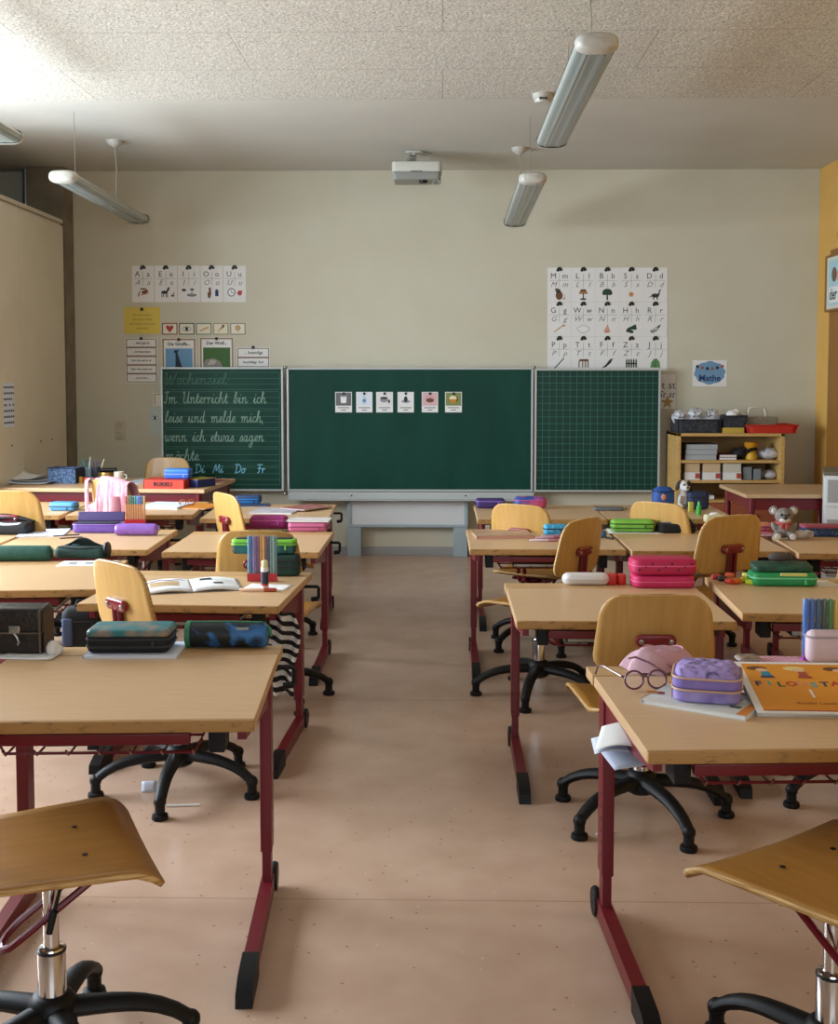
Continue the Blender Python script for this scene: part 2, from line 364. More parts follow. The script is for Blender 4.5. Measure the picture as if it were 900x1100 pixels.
# ------------------------------------------------------------------ student desks
DW, DD = 0.73, 0.72
def desk(x, y, yaw, z, label, crank=True, group='student desks'):
    t = thing('student_desk', label, 'desk', (x, y, 0), R(yaw), group)
    th = 0.028; hw = DW / 2; fy = -DD / 2; by = DD / 2
    MB().box((0, (fy + 0.012 + by - 0.105) / 2, z - th / 2), (DW, by - 0.105 - fy - 0.012, th), bev=0.003).build('tabletop', M_top, t)
    MB().box((0, fy + 0.006, z - th / 2), (DW, 0.0125, th), bev=0.004).build('front_edge', M_edge, t)['label'] = 'worn darker wooden front edge'
    MB().box((0, by - 0.049, z - th / 2), (DW + 0.006, 0.098, th), bev=0.003).build('rear_strip', M_edge2, t)
    MB().box((0, by - 0.1015, z - th / 2 - 0.003), (DW - 0.01, 0.006, th - 0.006)).build('hinge_strip', M_red, t)
    cy = 0.255
    for sx in (-1, 1):
        X = sx * (hw - 0.035)
        c = MB()
        c.box((X, cy, (0.145 + z - th) / 2), (0.032, 0.062, z - th - 0.145), bev=0.004)
        col = c.build('leg_column', M_red, t)
        b = MB()
        for k in range(6): b.lathe([(0.006, 0), (0.006, 0.001)], T(X + sx * 0.0155, cy - 0.012, 0.20 + k * 0.032) @ RY(PI / 2 * sx), 8)
        b.build('bolt_holes', M_blackm, col)
        MB().box((X, cy, 0.12), (0.025, 0.046, 0.16), bev=0.003).build('inner_column', M_red, t)
        f = MB()
        f.prism([(cy + 0.045, 0.012), (cy + 0.045, 0.062), (fy + 0.18, 0.055), (fy + 0.18, 0.012)], 0.034, T(X - 0.017, 0, 0) @ Matrix(((0, 0, 1, 0), (1, 0, 0, 0), (0, 1, 0, 0), (0, 0, 0, 1))))
        f.build('foot', M_red, t)
        k = MB().prism([(fy + 0.20, 0.0), (fy + 0.20, 0.060), (fy + 0.10, 0.052), (fy + 0.055, 0.032), (fy + 0.05, 0.0)], 0.040, T(X - 0.02, 0, 0) @ Matrix(((0, 0, 1, 0), (1, 0, 0, 0), (0, 1, 0, 0), (0, 0, 0, 1))))
        k.build('foot_cap', M_black, t)['label'] = 'black plastic foot cap'
        MB().lathe([(0.036, -0.009), (0.040, -0.004), (0.040, 0.004), (0.036, 0.009)], T(X + sx * 0.014, cy + 0.06, 0.040) @ RY(PI / 2), 18).build('roller', M_black, t)
        g = MB(); g.prism([(cy + 0.03, z - th), (cy + 0.03, z - th - 0.11), (cy - 0.03, z - th - 0.11), (fy + 0.06, z - th - 0.035), (fy + 0.06, z - th)], 0.02, T(X - 0.01, 0, 0) @ Matrix(((0, 0, 1, 0), (1, 0, 0, 0), (0, 1, 0, 0), (0, 0, 0, 1))))
        g.build('side_bracket', M_red, t)
        MB().box((sx * (hw - 0.095), fy + 0.12, z - th - 0.036), (0.038, 0.08, 0.072), bev=0.004).build('hinge_box', M_black, t)
    MB().box((-0.02, fy + 0.05, z - th - 0.026), (DW - 0.26, 0.025, 0.026), bev=0.003).build('cross_bar', M_red, t)
    MB().box((0, cy, z - th - 0.055), (DW - 0.09, 0.03, 0.05), bev=0.003).build('rear_bar', M_red, t)
    b = MB(); zb = z - th - 0.075
    for k in range(4):
        yy = fy + 0.10 + k * 0.13
        b.tube([(-hw + 0.13, yy, zb + 0.03), (-hw + 0.15, yy, zb), (hw - 0.15, yy, zb), (hw - 0.13, yy, zb + 0.03)], 0.0035, 6)
    for k in range(7):
        xx = -hw + 0.15 + k * (DW - 0.30) / 6; b.tube([(xx, fy + 0.08, zb + 0.012), (xx, fy + 0.10, zb - .004), (xx, fy + 0.49, zb - .004), (xx, fy + 0.51, zb + 0.06)], 0.003, 6)
    b.build('wire_basket', M_red, t)
    if crank:
        q = MB(); zc = z - 0.05; yc = 0.31
        q.tube([(hw - 0.08, yc, zc), (hw + 0.034, yc, zc), (hw + 0.038, yc, zc - 0.004), (hw + 0.038, yc - 0.004, zc - 0.048)], 0.007, 8)
        q.tube([(hw + 0.038, yc - 0.004, zc - 0.048), (hw + 0.008, yc - 0.004, zc - 0.052)], 0.010, 8)
        q.build('crank', M_black, t)
    return t
DZ = dict(L1=.69, L2=.64, L2b=.64, L3=.64, L3b=.65, L3c=.65, L4=.65, L4b=.65, R1=.67, R2=.64, R2b=.655, R3=.645, R3b=.645, R3c=.645, R4=.65, R4b=.65)
desk(-0.800, 2.875, 3, DZ['L1'], 'nearest school desk left of the aisle, carrying the teal pencil case and the blue roll')
desk(-0.925, 4.44, -3, DZ['L2'], 'left aisle desk second from the front, with the open picture book on it')
desk(-1.72, 4.70, 6, DZ['L2b'], 'desk at the left edge with dark green pencil cases and a worksheet')
desk(-0.935, 5.69, 0, DZ['L3'], 'left aisle desk with the two pink pencil cases at its back corner')
desk(-1.745, 5.68, 2, DZ['L3b'], 'desk with purple pencil cases and the orange-striped fineliner set')
desk(-2.50, 5.62, 2, DZ['L3c'], 'desk at the far left edge with the open black bag', False)
desk(-1.02, 6.90, 2, DZ['L4'], 'small desk left of the aisle nearest the blackboard, with magazines and a blue case')
desk(-1.84, 7.04, 4, DZ['L4b'], 'desk with white papers and an orange folder just before the teacher table')
desk(-2.595, 7.02, 2, .65, 'desk behind the left edge chair, carrying the light blue case, against the cupboard', False)
desk(0.775, 2.77, 3, DZ['R1'], 'nearest school desk right of the aisle, with glasses and an orange workbook on it', False)
desk(0.613, 4.19, 0, DZ['R2'], 'right aisle desk second from the front, with the pink double pencil case')
desk(1.395, 4.24, -3, DZ['R2b'], 'desk at the right edge with the bright green case and coloured erasers', False)
desk(0.495, 5.77, 0, DZ['R3'], 'right aisle desk with a closed book and light blue case', False)
desk(1.245, 5.73, 0, DZ['R3b'], 'desk with the lime green pencil case, behind the chair with round maroon bracket', False)
desk(2.02, 5.65, -4, DZ['R3c'], 'desk at the right edge with the grey koala plush', False)
desk(0.565, 6.88, 0, DZ['R4'], 'right aisle desk nearest the blackboard with purple and pink-blue cases', False)
desk(1.305, 6.92, 0, DZ['R4b'], 'desk below the squared blackboard wing with a grey ruler case', False)

# teacher table and the table by the shelf
def frame_table(x, y, yaw, w, d, z, label, name):
    t = thing(name, label, 'table', (x, y, 0), R(yaw))
    MB().box((0, 0, z - 0.013), (w, d, 0.026), bev=0.004).build('tabletop', M_top, t)
    b = MB()
    for sy in (-1, 1): b.box((0, sy * (d / 2 - 0.05), z - 0.066), (w - 0.1, 0.025, 0.08), bev=0.003)
    for sx in (-1, 1): b.box((sx * (w / 2 - 0.05), 0, z - 0.066), (0.025, d - 0.1, 0.08), bev=0.003)
    b.build('apron', M_red, t)
    for sx in (-1, 1):
        for sy in (-1, 1):
            l = MB().tube([(sx * (w / 2 - 0.05), sy * (d / 2 - 0.05), 0.01), (sx * (w / 2 - 0.05), sy * (d / 2 - 0.05), z - 0.026)], 0.022, 14).build('leg', M_red, t)
            MB().lathe([(0.026, 0), (0.026, 0.03), (0.022, 0.035)], T(sx * (w / 2 - 0.05), sy * (d / 2 - 0.05), 0)).build('foot_cap', M_black, l)
    return t
ZT = 0.72
frame_table(-2.205, 7.96, -4, 1.38, 0.82, ZT, 'long teacher table with red frame in front of the cupboard', 'teacher_table')
Z5 = 0.68
frame_table(2.375, 8.02, 0, 0.76, 0.74, Z5, 'empty table with maroon apron in front of the wooden shelf', 'side_table')

# ------------------------------------------------------------------ chairs
def shell_rows(h, r0, r1, n=14):
    vs = []
    for i in range(5): a = i / 4 * PI / 2; vs.append(r0 * (1 - math.cos(a)))
    k = n - 8
    for i in range(1, k): vs.append(r0 + (h - r0 - r1) * i / k)
    for i in range(5): a = i / 4 * PI / 2; vs.append(h - r1 + r1 * math.sin(a))
    return vs
def plate(rows, hwf, r0, r1, h, surf, nu=16):
    def inset(v):
        i = 0
        if v < r0: i = r0 - math.sqrt(max(r0 * r0 - (r0 - v) ** 2, 0))
        if v > h - r1: i = r1 - math.sqrt(max(r1 * r1 - (v - h + r1) ** 2, 0))
        return i
    b = MB()
    def fn(u, v_):
        v = rows[int(round(v_ * (len(rows) - 1)))]
        hw = max(hwf(v) - inset(v), 0.01)
        return surf((u * 2 - 1) * hw, v)
    b.grid(fn, nu, len(rows) - 1)
    return b
def solid(o, t):
    md = o.modifiers.new('thickness', 'SOLIDIFY'); md.thickness = t; md.offset = 0; md.use_rim = True; md.material_offset_rim = 1
    return o
def make_chair(name, label, sz):
    """faces +Y, seat height sz"""
    t = thing(name, label, 'chair', (0, 0, 0), 0, 'pupil swivel chairs')
    # seat: v from the back edge (0) to the waterfall front (0.42)
    h = 0.42
    def seat_s(x, v):
        y = v - 0.215
        z = sz - 0.012 * (1 - (x / 0.22) ** 2) * 0.7 + 0.004
        if v < 0.07: z += 0.25 * (0.07 - v) ** 2 / 0.07
        if v > 0.34: q = (v - 0.34) / 0.08; z -= 0.034 * q * q; y -= 0.012 * q * q
        return (x, y, z)
    o = plate(shell_rows(h, 0.055, 0.032, 18), lambda v: 0.190 + 0.044 * v / h, 0.055, 0.032, h, seat_s).build('seat', [M_ply, M_plyedge], t)
    solid(o, 0.012)
    for sx in (-1, 1):
        for yy in (-0.13, 0.06): MB().lathe([(0.006, 0), (0.006, 0.0015), (0.003, 0.002)], T(sx * 0.08, yy, sz - 0.003 + 0.0065), 8).build('screw', M_blackm, o)
    # backrest
    hb = 0.25; zb0 = sz + 0.135
    def back_s(x, v):
        y = -0.205 + 0.55 * x * x - 0.16 * v
        return (x, y, zb0 + v - (0.35 * x * x if v > 0.12 else 0.35 * x * x * v / 0.12))
    o = plate(shell_rows(hb, 0.06, 0.058, 16), lambda v: 0.190 - 0.026 * (v / hb) ** 1.6, 0.06, 0.058, hb, back_s, 18).build('backrest', [M_plyback, M_plyedge], t)
    solid(o, 0.010)
    # maroon bracket on the rear of the backrest
    yb = -0.205 - 0.16 * 0.11; zz = zb0 + 0.105
    br = MB().rbox((0, 0, 0), (0.125, 0.040, 0.018), 0.019, 0.006, None).build('back_bracket', M_redb, t, (0, yb - 0.004, zz), (PI / 2 + 0.16, 0, 0))
    for sx in (-1, 1): MB().lathe([(0.008, 0), (0.008, 0.003), (0.004, 0.005)], T(sx * 0.046, 0, 0.018), 10).build('screw', M_steel, br)
    b = MB()
    for sx in (-1, 1): b.tube([(sx * 0.016, yb - 0.012, zz - 0.005), (sx * 0.016, yb - 0.004, zz - 0.10), (sx * 0.018, yb + 0.022, sz - 0.02), (sx * 0.03, yb + 0.08, sz - 0.045), (sx * 0.035, -0.02, sz - 0.04), (sx * 0.035, 0.10, sz - 0.03)], 0.0105, 8)
    b.build('back_support', M_red, t)
    b = MB(); b.box((0, 0.0, sz - 0.035), (0.19, 0.17, 0.012), bev=0.003); b.box((0, 0, sz - 0.05), (0.07, 0.15, 0.035), bev=0.006)
    for sx in (-1, 1): b.box((sx * 0.09, 0.0, sz - 0.027), (0.022, 0.26, 0.016), bev=0.003)
    b.build('seat_support', M_red, t)
    b = MB(); b.tube([(0.04, 0.13, sz - 0.035), (0.04, -0.06, sz - 0.165), (0.032, -0.085, sz - 0.185), (0.014, -0.098, sz - 0.195), (-0.014, -0.098, sz - 0.195), (-0.032, -0.085, sz - 0.185), (-0.04, -0.06, sz - 0.165), (-0.04, 0.13, sz - 0.035)], 0.008, 8)
    b.build('adjusting_lever', M_red, t)
    MB().tube([(0.05, 0.02, sz - 0.05), (0.052, 0.0, sz - 0.12)], [0.004, 0.004], 8).tube([(0.052, 0.0, sz - 0.115), (0.054, -0.01, sz - 0.16)], [0.009, 0.007], 8).build('lever_grip', M_black, t)
    MB().lathe([(0.029, 0.10), (0.029, 0.255), (0.026, 0.262), (0.0165, 0.264), (0.0165, sz - 0.04)]).build('gas_column', M_chrome, t)
    MB().lathe([(0.0285, 0.252), (0.0300, 0.2535), (0.0300, 0.2575), (0.0285, 0.259)]).build('column_ring', M_blackm, t)
    MB().lathe([(0.035, 0.085), (0.05, 0.095), (0.05, 0.145), (0.04, 0.16), (0.03, 0.165)]).build('hub', M_black, t)
    return t
def add_legs(t, rot):
    for k in range(5):
        a = rot + k * 2 * PI / 5; ca, sa = math.cos(a), math.sin(a)
        p = []
        rr = []
        for q in range(9):
            f = q / 8; r = 0.02 + 0.265 * f
            p.append((ca * r, sa * r, 0.128 - 0.012 * f - 0.055 * f ** 4)); rr.append(0.030 - 0.010 * f)
        l = MB().tube(p, rr, 10, flat=0.75).blob((ca * 0.285, sa * 0.285, 0.058), (0.021, 0.021, 0.022), u=12, v=8).tube([(ca * 0.285, sa * 0.285, 0.05), (ca * 0.285, sa * 0.285, 0.014)], 0.017, 10).build('leg', M_black, t)
        MB().lathe([(0.026, 0.0), (0.028, 0.006), (0.026, 0.016), (0.016, 0.02)], T(ca * 0.285, sa * 0.285, 0), 14).build('glide', M_black, l)
def chair(x, y, yaw, ztop, label, legrot=0.0):
    t = make_chair('swivel_chair', label, ztop - 0.385)
    t.location = (x, y, 0); t.rotation_euler = (0, 0, R(yaw)); add_legs(t, R(legrot) - R(yaw))
    return t
chair(-0.815, 2.35, -65, 0.86, 'honey plywood swivel chair at the lower left corner, turned sideways to the aisle', 18)
chair(0.78, 2.28, 35, 0.855, 'honey plywood swivel chair at the lower right corner, seat corner worn', 127)
chair(-0.925, 4.01, -45, 0.835, 'chair turned towards the aisle behind the teal pencil case, in front of the open book', 270)
chair(0.655, 3.77, 0, 0.79, 'chair with its back square to the viewer behind the glasses and purple case', 3)
chair(-0.785, 5.14, 0, 0.80, 'chair behind the standing marker set and green case on the left', 20)
chair(-0.975, 6.33, -56, 0.83, 'turned chair left of the pink pencil cases, red bracket in sight', 30)
chair(-2.20, 6.14, -8, 0.87, 'chair at the left edge behind the open black bag', 10)
chair(-1.72, 6.63, -38, 0.88, 'chair wearing the pink jacket', 10)
chair(-2.13, 8.62, 172, 0.835, 'chair on the far side of the teacher table, seen from its front', 0)
chair(0.44, 5.25, 53, 0.83, 'turned chair behind the white oval case at the right of the aisle', 254)
chair(1.13, 5.19, 30, 0.86, 'chair between the pink double case and the bright green case', 20)
chair(0.53, 6.24, -33, 0.79, 'chair right of the aisle in front of the blackboard, below its tray end', 0)
chair(1.28, 6.24, -42, 0.80, 'chair below the squared board wing beside the plush dog', 0)
chair(1.83, 5.06, 0, 0.765, 'chair cut off by the right edge next to the green case', 0)
chair(1.44, 4.00, 30, 0.80, 'chair behind the upright marker set at the right edge, its black base showing below', 205)

# ------------------------------------------------------------------ blackboard
YD = 9.30
def icon(b, kind, cx, cz, s, y, pal):
    """small flat printed picture made of filled outlines; pal maps colour name -> material index"""
    def ell(x, z, rx, rz, c, n=14): b.poly([(cx + (x + rx * math.cos(i / n * 2 * PI)) * s, y - 0.0002 * len(done), cz + (z + rz * math.sin(i / n * 2 * PI)) * s) for i in range(n)], pal[c]); done.append(1)
    def pg(pts, c): b.poly([(cx + x * s, y - 0.0002 * len(done), cz + z * s) for x, z in pts], pal[c]); done.append(1)
    done = [1]
    if kind == 'mouse': ell(0, -.1, .32, .4, 'brown'); ell(-.1, .3, .22, .2, 'dark'); ell(-.25, .42, .13, .13, 'brown'); pg([(.2, -.4), (.5, -.45), (.5, .1), (.45, -.35)], 'dark')
    elif kind == 'lamp': pg([(-.4, .05), (-.2, .45), (.2, .45), (.4, .05)], 'brown'); pg([(-.05, .05), (.05, .05), (.05, -.4), (-.05, -.4)], 'dark'); ell(0, -.42, .3, .08, 'dark'); pg([(-.3, .12), (.3, .12), (.25, .22), (-.25, .22)], 'orange')
    elif kind == 'tree': pg([(-.08, -.5), (.08, -.5), (.06, .1), (-.06, .1)], 'dark'); ell(0, .22, .42, .28, 'dkgreen'); ell(-.25, .1, .2, .18, 'dkgreen'); ell(.25, .1, .2, .18, 'dkgreen')
    elif kind == 'sun':
        pg([(.26 * (1 if i % 2 else .6) * math.cos(i / 20 * 2 * PI), .26 * (1 if i % 2 else .6) * math.sin(i / 20 * 2 * PI)) for i in range(20)], 'orange')
    elif kind == 'dino': ell(0, -.1, .35, .18, 'dark'); pg([(.2, -.1), (.35, .4), (.55, .45), (.5, .35), (.42, .3), (.38, -.05)], 'dark'); pg([(-.3, -.1), (-.65, -.3), (-.3, -.2)], 'dark'); pg([(-.2, -.15), (-.2, -.45), (-.1, -.45), (-.08, -.15)], 'dark'); pg([(.12, -.15), (.12, -.45), (.22, -.45), (.24, -.1)], 'dark')
    elif kind == 'fork': pg([(-.5, -.28), (-.45, -.35), (.3, .2), (.5, .2), (.55, .35), (.35, .38), (.25, .28)], 'tan')
    elif kind == 'cloud':
        for x, z, r_ in ((-.3, 0, .22), (0, .1, .28), (.3, 0, .24), (0, -.1, .35)): ell(x, z, r_ + .04, r_ * .7 + .04, 'grey')
        for x, z, r_ in ((-.3, 0, .22), (0, .1, .28), (.3, 0, .24), (0, -.1, .35)): ell(x, z, r_, r_ * .7, 'white')
    elif kind == 'nose': pg([(.05, .45), (-.12, .1), (-.3, -.15), (-.25, -.35), (0, -.38), (.2, -.35), (.28, -.2), (.15, 0)], 'pink'); ell(-.05, -.28, .06, .05, 'red')
    elif kind == 'trousers': pg([(-.5, -.25), (-.35, .05), (.4, .4), (.5, -.05), (.3, -.1), (-.05, -.08), (.25, -.25), (.1, -.42), (-.35, -.3)], 'dkgreen')
    elif kind == 'rocket': pg([(-.4, -.35), (-.1, .05), (.5, .4), (.2, -.15), (-.15, -.4)], 'grey'); pg([(.2, .2), (.5, .4), (.35, .05)], 'dark'); pg([(-.5, -.2), (-.25, -.1), (-.3, -.3)], 'dark'); pg([(-.1, .0), (.15, .1), (.1, -.1)], 'white')
    elif kind == 'brush': pg([(-.45, -.45), (-.35, -.48), (.45, .4), (.4, .48)], 'dark'); pg([(-.5, -.5), (-.2, -.35), (-.3, -.25)], 'blue')
    elif kind == 'table': pg([(-.45, .15), (-.3, .35), (.45, .35), (.5, .15)], 'brown'); [pg([(x, .15), (x + .09, .15), (x + .09, -.4), (x, -.4)], 'brown') for x in (-.42, -.1, .15, .38)]
    elif kind == 'feather': pg([(-.5, -.45), (-.1, -.35), (.35, .05), (.5, .45), (.2, .3), (-.1, -.1)], 'dark')
    elif kind == 'fence':
        for k in range(5): x = -.48 + k * .21; pg([(x, -.4), (x + .13, -.4), (x + .13, .25), (x + .065, .42), (x, .25)], 'dkgreen')
        pg([(-.5, -.1), (.5, -.1), (.5, .02), (-.5, .02)], 'dkgreen')
    elif kind == 'hill': pg([(-.45, -.4), (-.35, .1), (-.1, .4), (.15, .4), (.38, .1), (.45, -.4)], 'green'); pg([(-.05, -.4), (0, .2), (.05, -.4)], 'dkgreen')
    elif kind == 'star': pg([((.5 if i % 2 == 0 else .22) * math.sin(i / 10 * 2 * PI), (.5 if i % 2 == 0 else .22) * math.cos(i / 10 * 2 * PI)) for i in range(10)], 'tan')
    elif kind == 'ant': ell(.1, 0, .25, .15, 'brown'); ell(.3, .12, .15, .13, 'brown'); pg([(-.5, -.35), (-.4, -.4), (-.25, .1), (-.32, .1)], 'dark'); pg([(-.2, -.3), (.5, -.1), (.5, -.02), (-.2, -.2)], 'orange'); ell(0, .3, .3, .07, 'brown')
    elif kind == 'donkey': ell(-.15, 0, .28, .15, 'dark'); pg([(.0, .05), (.15, .4), (.3, .5), (.32, .3), (.15, 0)], 'dark'); [pg([(x, -.05), (x + .07, -.05), (x + .05, -.45), (x - .02, -.45)], 'dark') for x in (-.4, -.25, -.02, .1)]; ell(.6, -.3, .16, .1, 'brown'); ell(.7, -.1, .07, .07, 'brown')
    elif kind == 'island': ell(.25, -.25, .45, .14, 'blue'); ell(.25, -.2, .25, .08, 'tan'); pg([(.22, -.2), (.28, -.2), (.3, .25), (.25, .25)], 'brown'); ell(.28, .25, .2, .08, 'dkgreen'); ell(-.45, .2, .2, .12, 'dark')
    elif kind == 'ear': pg([(-.35, -.5), (-.15, -.5), (-.05, -.1), (-.1, .45), (-.3, .4), (-.25, .1), (-.4, -.1)], 'brown'); pg([(.3, -.35), (.6, -.35), (.6, .15), (.45, .3), (.3, .15)], 'navy')
    elif kind == 'clock': ell(-.3, 0, .35, .38, 'dark'); ell(-.3, 0, .28, .31, 'white'); pg([(-.32, 0), (-.28, 0), (-.28, .22), (-.32, .22)], 'dark'); pg([(-.3, -.02), (-.12, -.1), (-.1, -.06), (-.3, .03)], 'dark'); pg([(.2, -.1), (.35, .15), (.7, .15), (.6, -.25), (.4, -.3)], 'red')
    elif kind == 'heart': pg([(0, -.42), (-.42, .1), (-.38, .35), (-.18, .4), (0, .22), (.18, .4), (.38, .35), (.42, .1)], 'red')
    elif kind == 'eye': ell(0, 0, .5, .27, 'dark'); ell(0, 0, .45, .2, 'white'); ell(0, 0, .19, .19, 'dark')
    elif kind == 'bone': pg([(-.5, -.2), (-.4, -.3), (.4, .05), (.55, .12), (.48, .25), (.35, .2), (-.4, -.15)], 'tan')
    elif kind == 'carrot': pg([(-.4, -.4), (.05, .25), (.25, .1)], 'tan'); pg([(.1, .2), (.2, .5), (.45, .4), (.3, .1)], 'brown')
    elif kind == 'flower': [ell(.2 * math.cos(a), .2 * math.sin(a) + .1, .13, .13, 'tan') for a in (0, 1.26, 2.5, 3.77, 5.0)]; pg([(-.03, -.45), (.03, -.45), (.03, 0), (-.03, 0)], 'grey')
    elif kind == 'cup': pg([(-.3, .3), (.3, .3), (.24, -.35), (-.24, -.35)], 'white'); ell(0, .3, .3, .09, 'grey')
    elif kind == 'bottle': pg([(-.16, -.45), (.16, -.45), (.16, .1), (.06, .25), (.06, .45), (-.06, .45), (-.06, .25), (-.16, .1)], 'ltblue'); pg([(-.16, -.25), (.16, -.25), (.16, 0), (-.16, 0)], 'blue')
    elif kind == 'pot': ell(-.05, -.05, .38, .25, 'grey'); ell(-.05, .12, .36, .12, 'dark'); ell(.42, -.2, .1, .18, 'dark')
    elif kind == 'pan': ell(0, -.2, .42, .14, 'grey'); ell(0, .0, .18, .28, 'dark')
    elif kind == 'cake': ell(0, .05, .42, .32, 'pink2'); ell(0, -.1, .38, .2, 'brown')
    elif kind == 'soup': ell(0, 0, .42, .35, 'dkgreen'); ell(-.05, .1, .35, .24, 'cream'); pg([(-.4, 0), (.3, 0), (.2, -.35), (-.25, -.35)], 'orange')
PALN = dict(brown='#6d4a33', dark='#33333a', orange='#c98434', dkgreen='#27402f', green='#5c8a52', tan='#b3935c', grey='#8f9296', white='#e8e8ea', pink='#cf9c8a', pink2='#d99ba6', red='#b0433f', blue='#5a86ad', ltblue='#b6cfe6', navy='#28436e', cream='#e8dcb4')
PALM = [mat('print_' + k, v, 0.8) for k, v in PALN.items()]
PAL = {k: i for i, k in enumerate(PALN)}

bb = thing('blackboard', 'long green blackboard with two hinged wings, chalk tray and pale stand', 'blackboard', (-0.26, YD, 0))
ox = -0.26
def rect(px0, py0, px1, py1, y=YD):
    a = aty(px0, py0, y); c = aty(px1, py1, y)
    return min(a.x, c.x) - ox, max(a.x, c.x) - ox, min(a.z, c.z), max(a.z, c.z)
def panel(px0, py0, px1, py1, name, m, fw=0.016):
    x0, x1, z0, z1 = rect(px0, py0, px1, py1)
    p = MB().box(((x0 + x1) / 2, 0.012, (z0 + z1) / 2), (x1 - x0, 0.024, z1 - z0), bev=0.002).build(name, m, bb)
    f = MB()
    for z in (z0, z1): f.box(((x0 + x1) / 2, 0.008, z), (x1 - x0 + fw, 0.036, fw), bev=0.003)
    for x in (x0, x1): f.box((x, 0.008, (z0 + z1) / 2), (fw, 0.036, z1 - z0 - fw), bev=0.003)
    f.build('frame', M_alu, p)
    return p, (x0, x1, z0, z1)
mainp, rm = panel(309, 396, 571, 527, 'main_panel', M_board)
lw, rl = panel(173.5, 395.5, 304, 526.5, 'left_wing', M_board)
rw, rr = panel(575.5, 397, 707, 527.5, 'right_wing', M_boardg)
b = MB()
for px in (306.5, 573.2):
    for py in (394.5, 530): q = aty(px, py, YD); b.lathe([(0.012, -0.012), (0.016, -0.006), (0.016, 0.006), (0.012, 0.012)], T(q.x - ox, -0.015, q.z), 12)
b.build('hinge', M_steel, bb)
# squared ruling and writing lines
b = MB(); x0, x1, z0, z1 = rr
n = 18
for i in range(1, n):
    x = x0 + (x1 - x0) * i / n; b.box((x, -0.0006, (z0 + z1) / 2), (0.0036, 0.001, z1 - z0 - 0.02))
    z = z0 + (z1 - z0) * i / n; b.box(((x0 + x1) / 2, -0.0006, z), (x1 - x0 - 0.02, 0.001, 0.0036))
b.build('grid_lines', M_grid, rw, smooth=None)
b = MB(); x0, x1, z0, z1 = rl
SYS = []
for k in range(6):
    base = z1 - 0.128 - k * 0.153
    SYS.append(base)
    for j in (0.094, 0.047, 0.0, -0.043): b.box(((x0 + x1) / 2, -0.0006, base + j), (x1 - x0 - 0.05, 0.001, 0.0026))
    for x in (x0 + 0.025, x1 - 0.025): b.box((x, -0.0006, base + 0.025), (0.0026, 0.001, 0.137))
b.build('ruled_lines', M_chalkline, lw, smooth=None)
